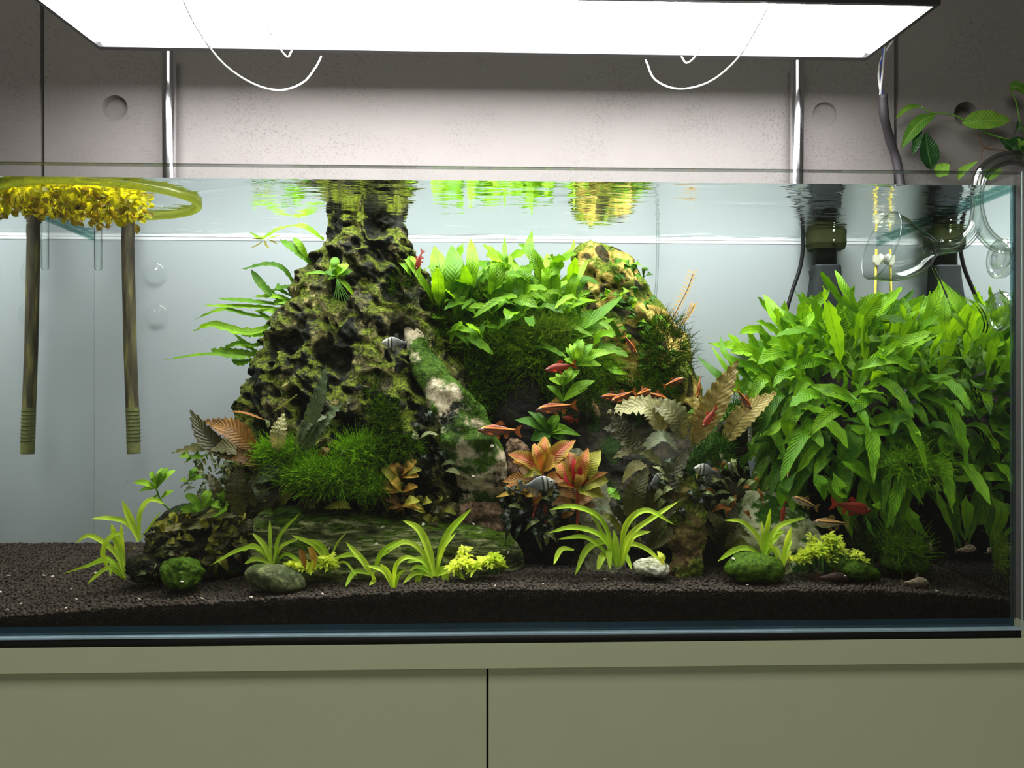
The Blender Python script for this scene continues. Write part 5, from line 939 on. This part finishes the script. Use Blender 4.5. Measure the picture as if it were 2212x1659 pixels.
place(tetra, 1416, 1038, .07, 50, 'R', 30, 35, 'dark grey tetra turned away in front of the sword shaped leaves', group=GT)
place(tetra, 1528, 1016, .07, 62, 'L', 10, 15, 'silver grey barred tetra before the slanting mossy branch', group=GT)
place(tetra, 1580, 1012, .09, 48, 'L', 30, 55, 'grey tetra seen end on, right of the silver grey barred tetra', group=GT)
place(tetra, 1621, 930, .09, 50, 'L', -78, 50, 'pale grey tetra hanging upright below the second tan leaf', group=GT)
def on_soil(proto, px, Y, Lpx, head, turn, label):
    p = W(px, 1250, Y); s = Lpx*PX(Y); z = soil_z(p.x, Y)+.155*s+.002; py = HOR-(z-CAM.z)/((p-CAM).dot(FW))*F
    return place(proto, px, py, Y, Lpx, head, 0, turn, label, 'catfish', 'catfish on the soil')
on_soil(cory, 1975, .030, 68, 'R', 12, 'tan mottled catfish resting on the soil nearest the front glass')
on_soil(coryd, 1796, .034, 82, 'R', 6, 'dark brown catfish resting on the soil under the wedge shaped moss stone')
place(cory, 2085, 1186, .045, 54, 'R', 4, 15, 'hazy grey catfish hovering above the soil near the right glass', 'catfish', 'catfish on the soil')
place(cory, 2136, 1190, .035, 40, 'R', 4, 50, 'smallest catfish hovering closest to the right glass', 'catfish', 'catfish on the soil')
place(cory, 2010, 1186, .06, 42, 'L', 50, 50, 'dim catfish seen end on right of the upright moss tuft', 'catfish', 'catfish on the soil')

# ================================================================ SNAILS
M_SN = simple('cream_shell', (.62, .58, .46), .4, nscale=500, namt=.25, spec=.2)
def shell():
    V, Fc = [], []; n = 26; ns = 8; P = []
    for i in range(n+1):
        a = i/n*2*PI*2.1; r = .62*(1-i/n*.82); P.append((Vector((r*math.cos(a), r*math.sin(a), .28*i/n)), .40*(1-i/n*.8)))
    V, Fc = tube([p for p, _ in P], [r for _, r in P], ns); me = bpy.data.meshes.new('snail_shell'); me.from_pydata([tuple(v) for v in V], [], Fc); me.polygons.foreach_set('use_smooth', [True]*len(me.polygons)); me.materials.append(M_SN); return me
SH = shell()
def snail(p, r, label, group=None):
    o = bpy.data.objects.new('snail', SH); COL.objects.link(o); o.location = p; o.scale = (r, r, r); o.rotation_euler = (R.uniform(.2, 1.3), R.uniform(-.5, .5), R.uniform(0, 6)); return tag(o, label, 'snail', group)
for x, y, lb_ in ((97, 1245, 'snail on open soil, upper one of the pair left of the long trailing blade'),
    (20, 1263, 'snail on the soil close to the left picture edge, farther back'),
    (115, 1247, 'snail on open soil at the left, right one of a close pair'),
    (156, 1275, 'snail on open soil, upper of two below the leftmost grassy plant'),
    (167, 1297, 'snail on open soil, lower of two below the leftmost grassy plant'),
    (47, 1307, 'snail on bare soil near the front left, behind the nearest pale one'),
    (18, 1320, 'snail on the soil by the front glass at the far left'),
    (303, 1296, 'snail near the front soil edge, left of the mossy green pebble'),
    (437, 1296, "snail near the front soil edge, below the mossy green pebble's right side"),
    (544, 1296, 'snail near the front soil edge, just below the smooth oval stone'),
    (698, 1292, 'snail near the front soil edge, right of the smooth oval stone'),
    (332, 1262, 'snail on the soil touching the left side of the mossy green pebble'),
    (143, 1325, 'snail pressed to the front glass at the left soil edge'),
    (207, 1240, 'snail under the trailing blades of the leftmost grassy plant'),
    (102, 1219, 'snail farthest back on the open soil at the left'),
    (1070, 1276, 'snail at the front soil edge below the right lime bush of the pair'),
    (1173, 1264, 'snail on the bare front soil left of the centre grassy plant'),
    (1307, 1254, 'snail on the soil just before the centre grassy plant'),
    (1464, 1236, 'snail on the soil right of the white stone'),
    (1421, 1249, 'snail on the soil directly before the white stone'),
    (1614, 1266, 'snail on the front soil below the dome shaped moss stone'),
    (2138, 1268, 'larger snail on the soil near the right side glass'),
    (2107, 1236, 'right one of two snails on the rear soil by the right glass'),
    (2083, 1237, 'left one of two snails on the rear soil by the right glass'),
    (2022, 1292, 'snail at the front soil edge right of the tan catfish'),
    (4, 1280, 'snail half cut by the left picture edge on the soil')):
    best = min(((abs(HOR-(soil_z(W(x, y, Y).x, Y)+.0018-CAM.z)/((W(x, y, Y)-CAM).dot(FW))*F-y), Y) for Y in np.linspace(.016, .30, 90)))[1]
    p = W(x, y, best); snail(Vector((p.x, best-.002, soil_z(p.x, best)+.0034)), R.uniform(.0017, .0026), 'cream '+lb_, 'tiny snails scattered on the soil')
DG = bpy.context.evaluated_depsgraph_get()
def snail_on(x, y, label):
    bpy.context.view_layer.update(); best = None
    tgt = W(x, y, .02); d = (tgt-CAM).normalized()
    for o in bpy.data.objects:
        if o.type == 'MESH' and o.parent is None and any(k in o.name for k in ('rock', 'stone', 'pebble', 'slab', 'branch', 'stump')):
            ok, loc, nn, _ = o.ray_cast(CAM-o.location, d)
            if ok and (best is None or (loc+o.location-CAM).length < best[0]): best = ((loc+o.location-CAM).length, loc+o.location+nn*.001)
    if best: snail(best[1], .0028, label)
for x, y, l in ((826, 1140, 'cream snail near the top edge of the flat stone, left one'), (914, 1134, 'cream snail on the upper middle of the flat stone'), (1022, 1135, 'cream snail at the upper right of the flat stone'), (712, 1186, 'cream snail on the left face of the flat stone behind the grassy plants'), (813, 1176, 'cream snail in the middle of the flat stone face'), (1097, 1195, 'cream snail near the right end of the flat stone'),
                (1061, 964, 'pale snail on the upper part of the mossy leaning slab'), (1023, 1028, 'pale snail low on the mossy leaning slab'), (394, 1257, 'cream snail on the mossy green pebble at the left'), (1585, 1209, 'cream snail on the dome shaped moss stone'), (1591, 959, 'cream snail on the slanting mossy branch'), (1546, 988, 'cream snail on the branch just above the silver tetra'), (1636, 1141, 'cream snail on the pale rock')):
    snail_on(x, y, l)
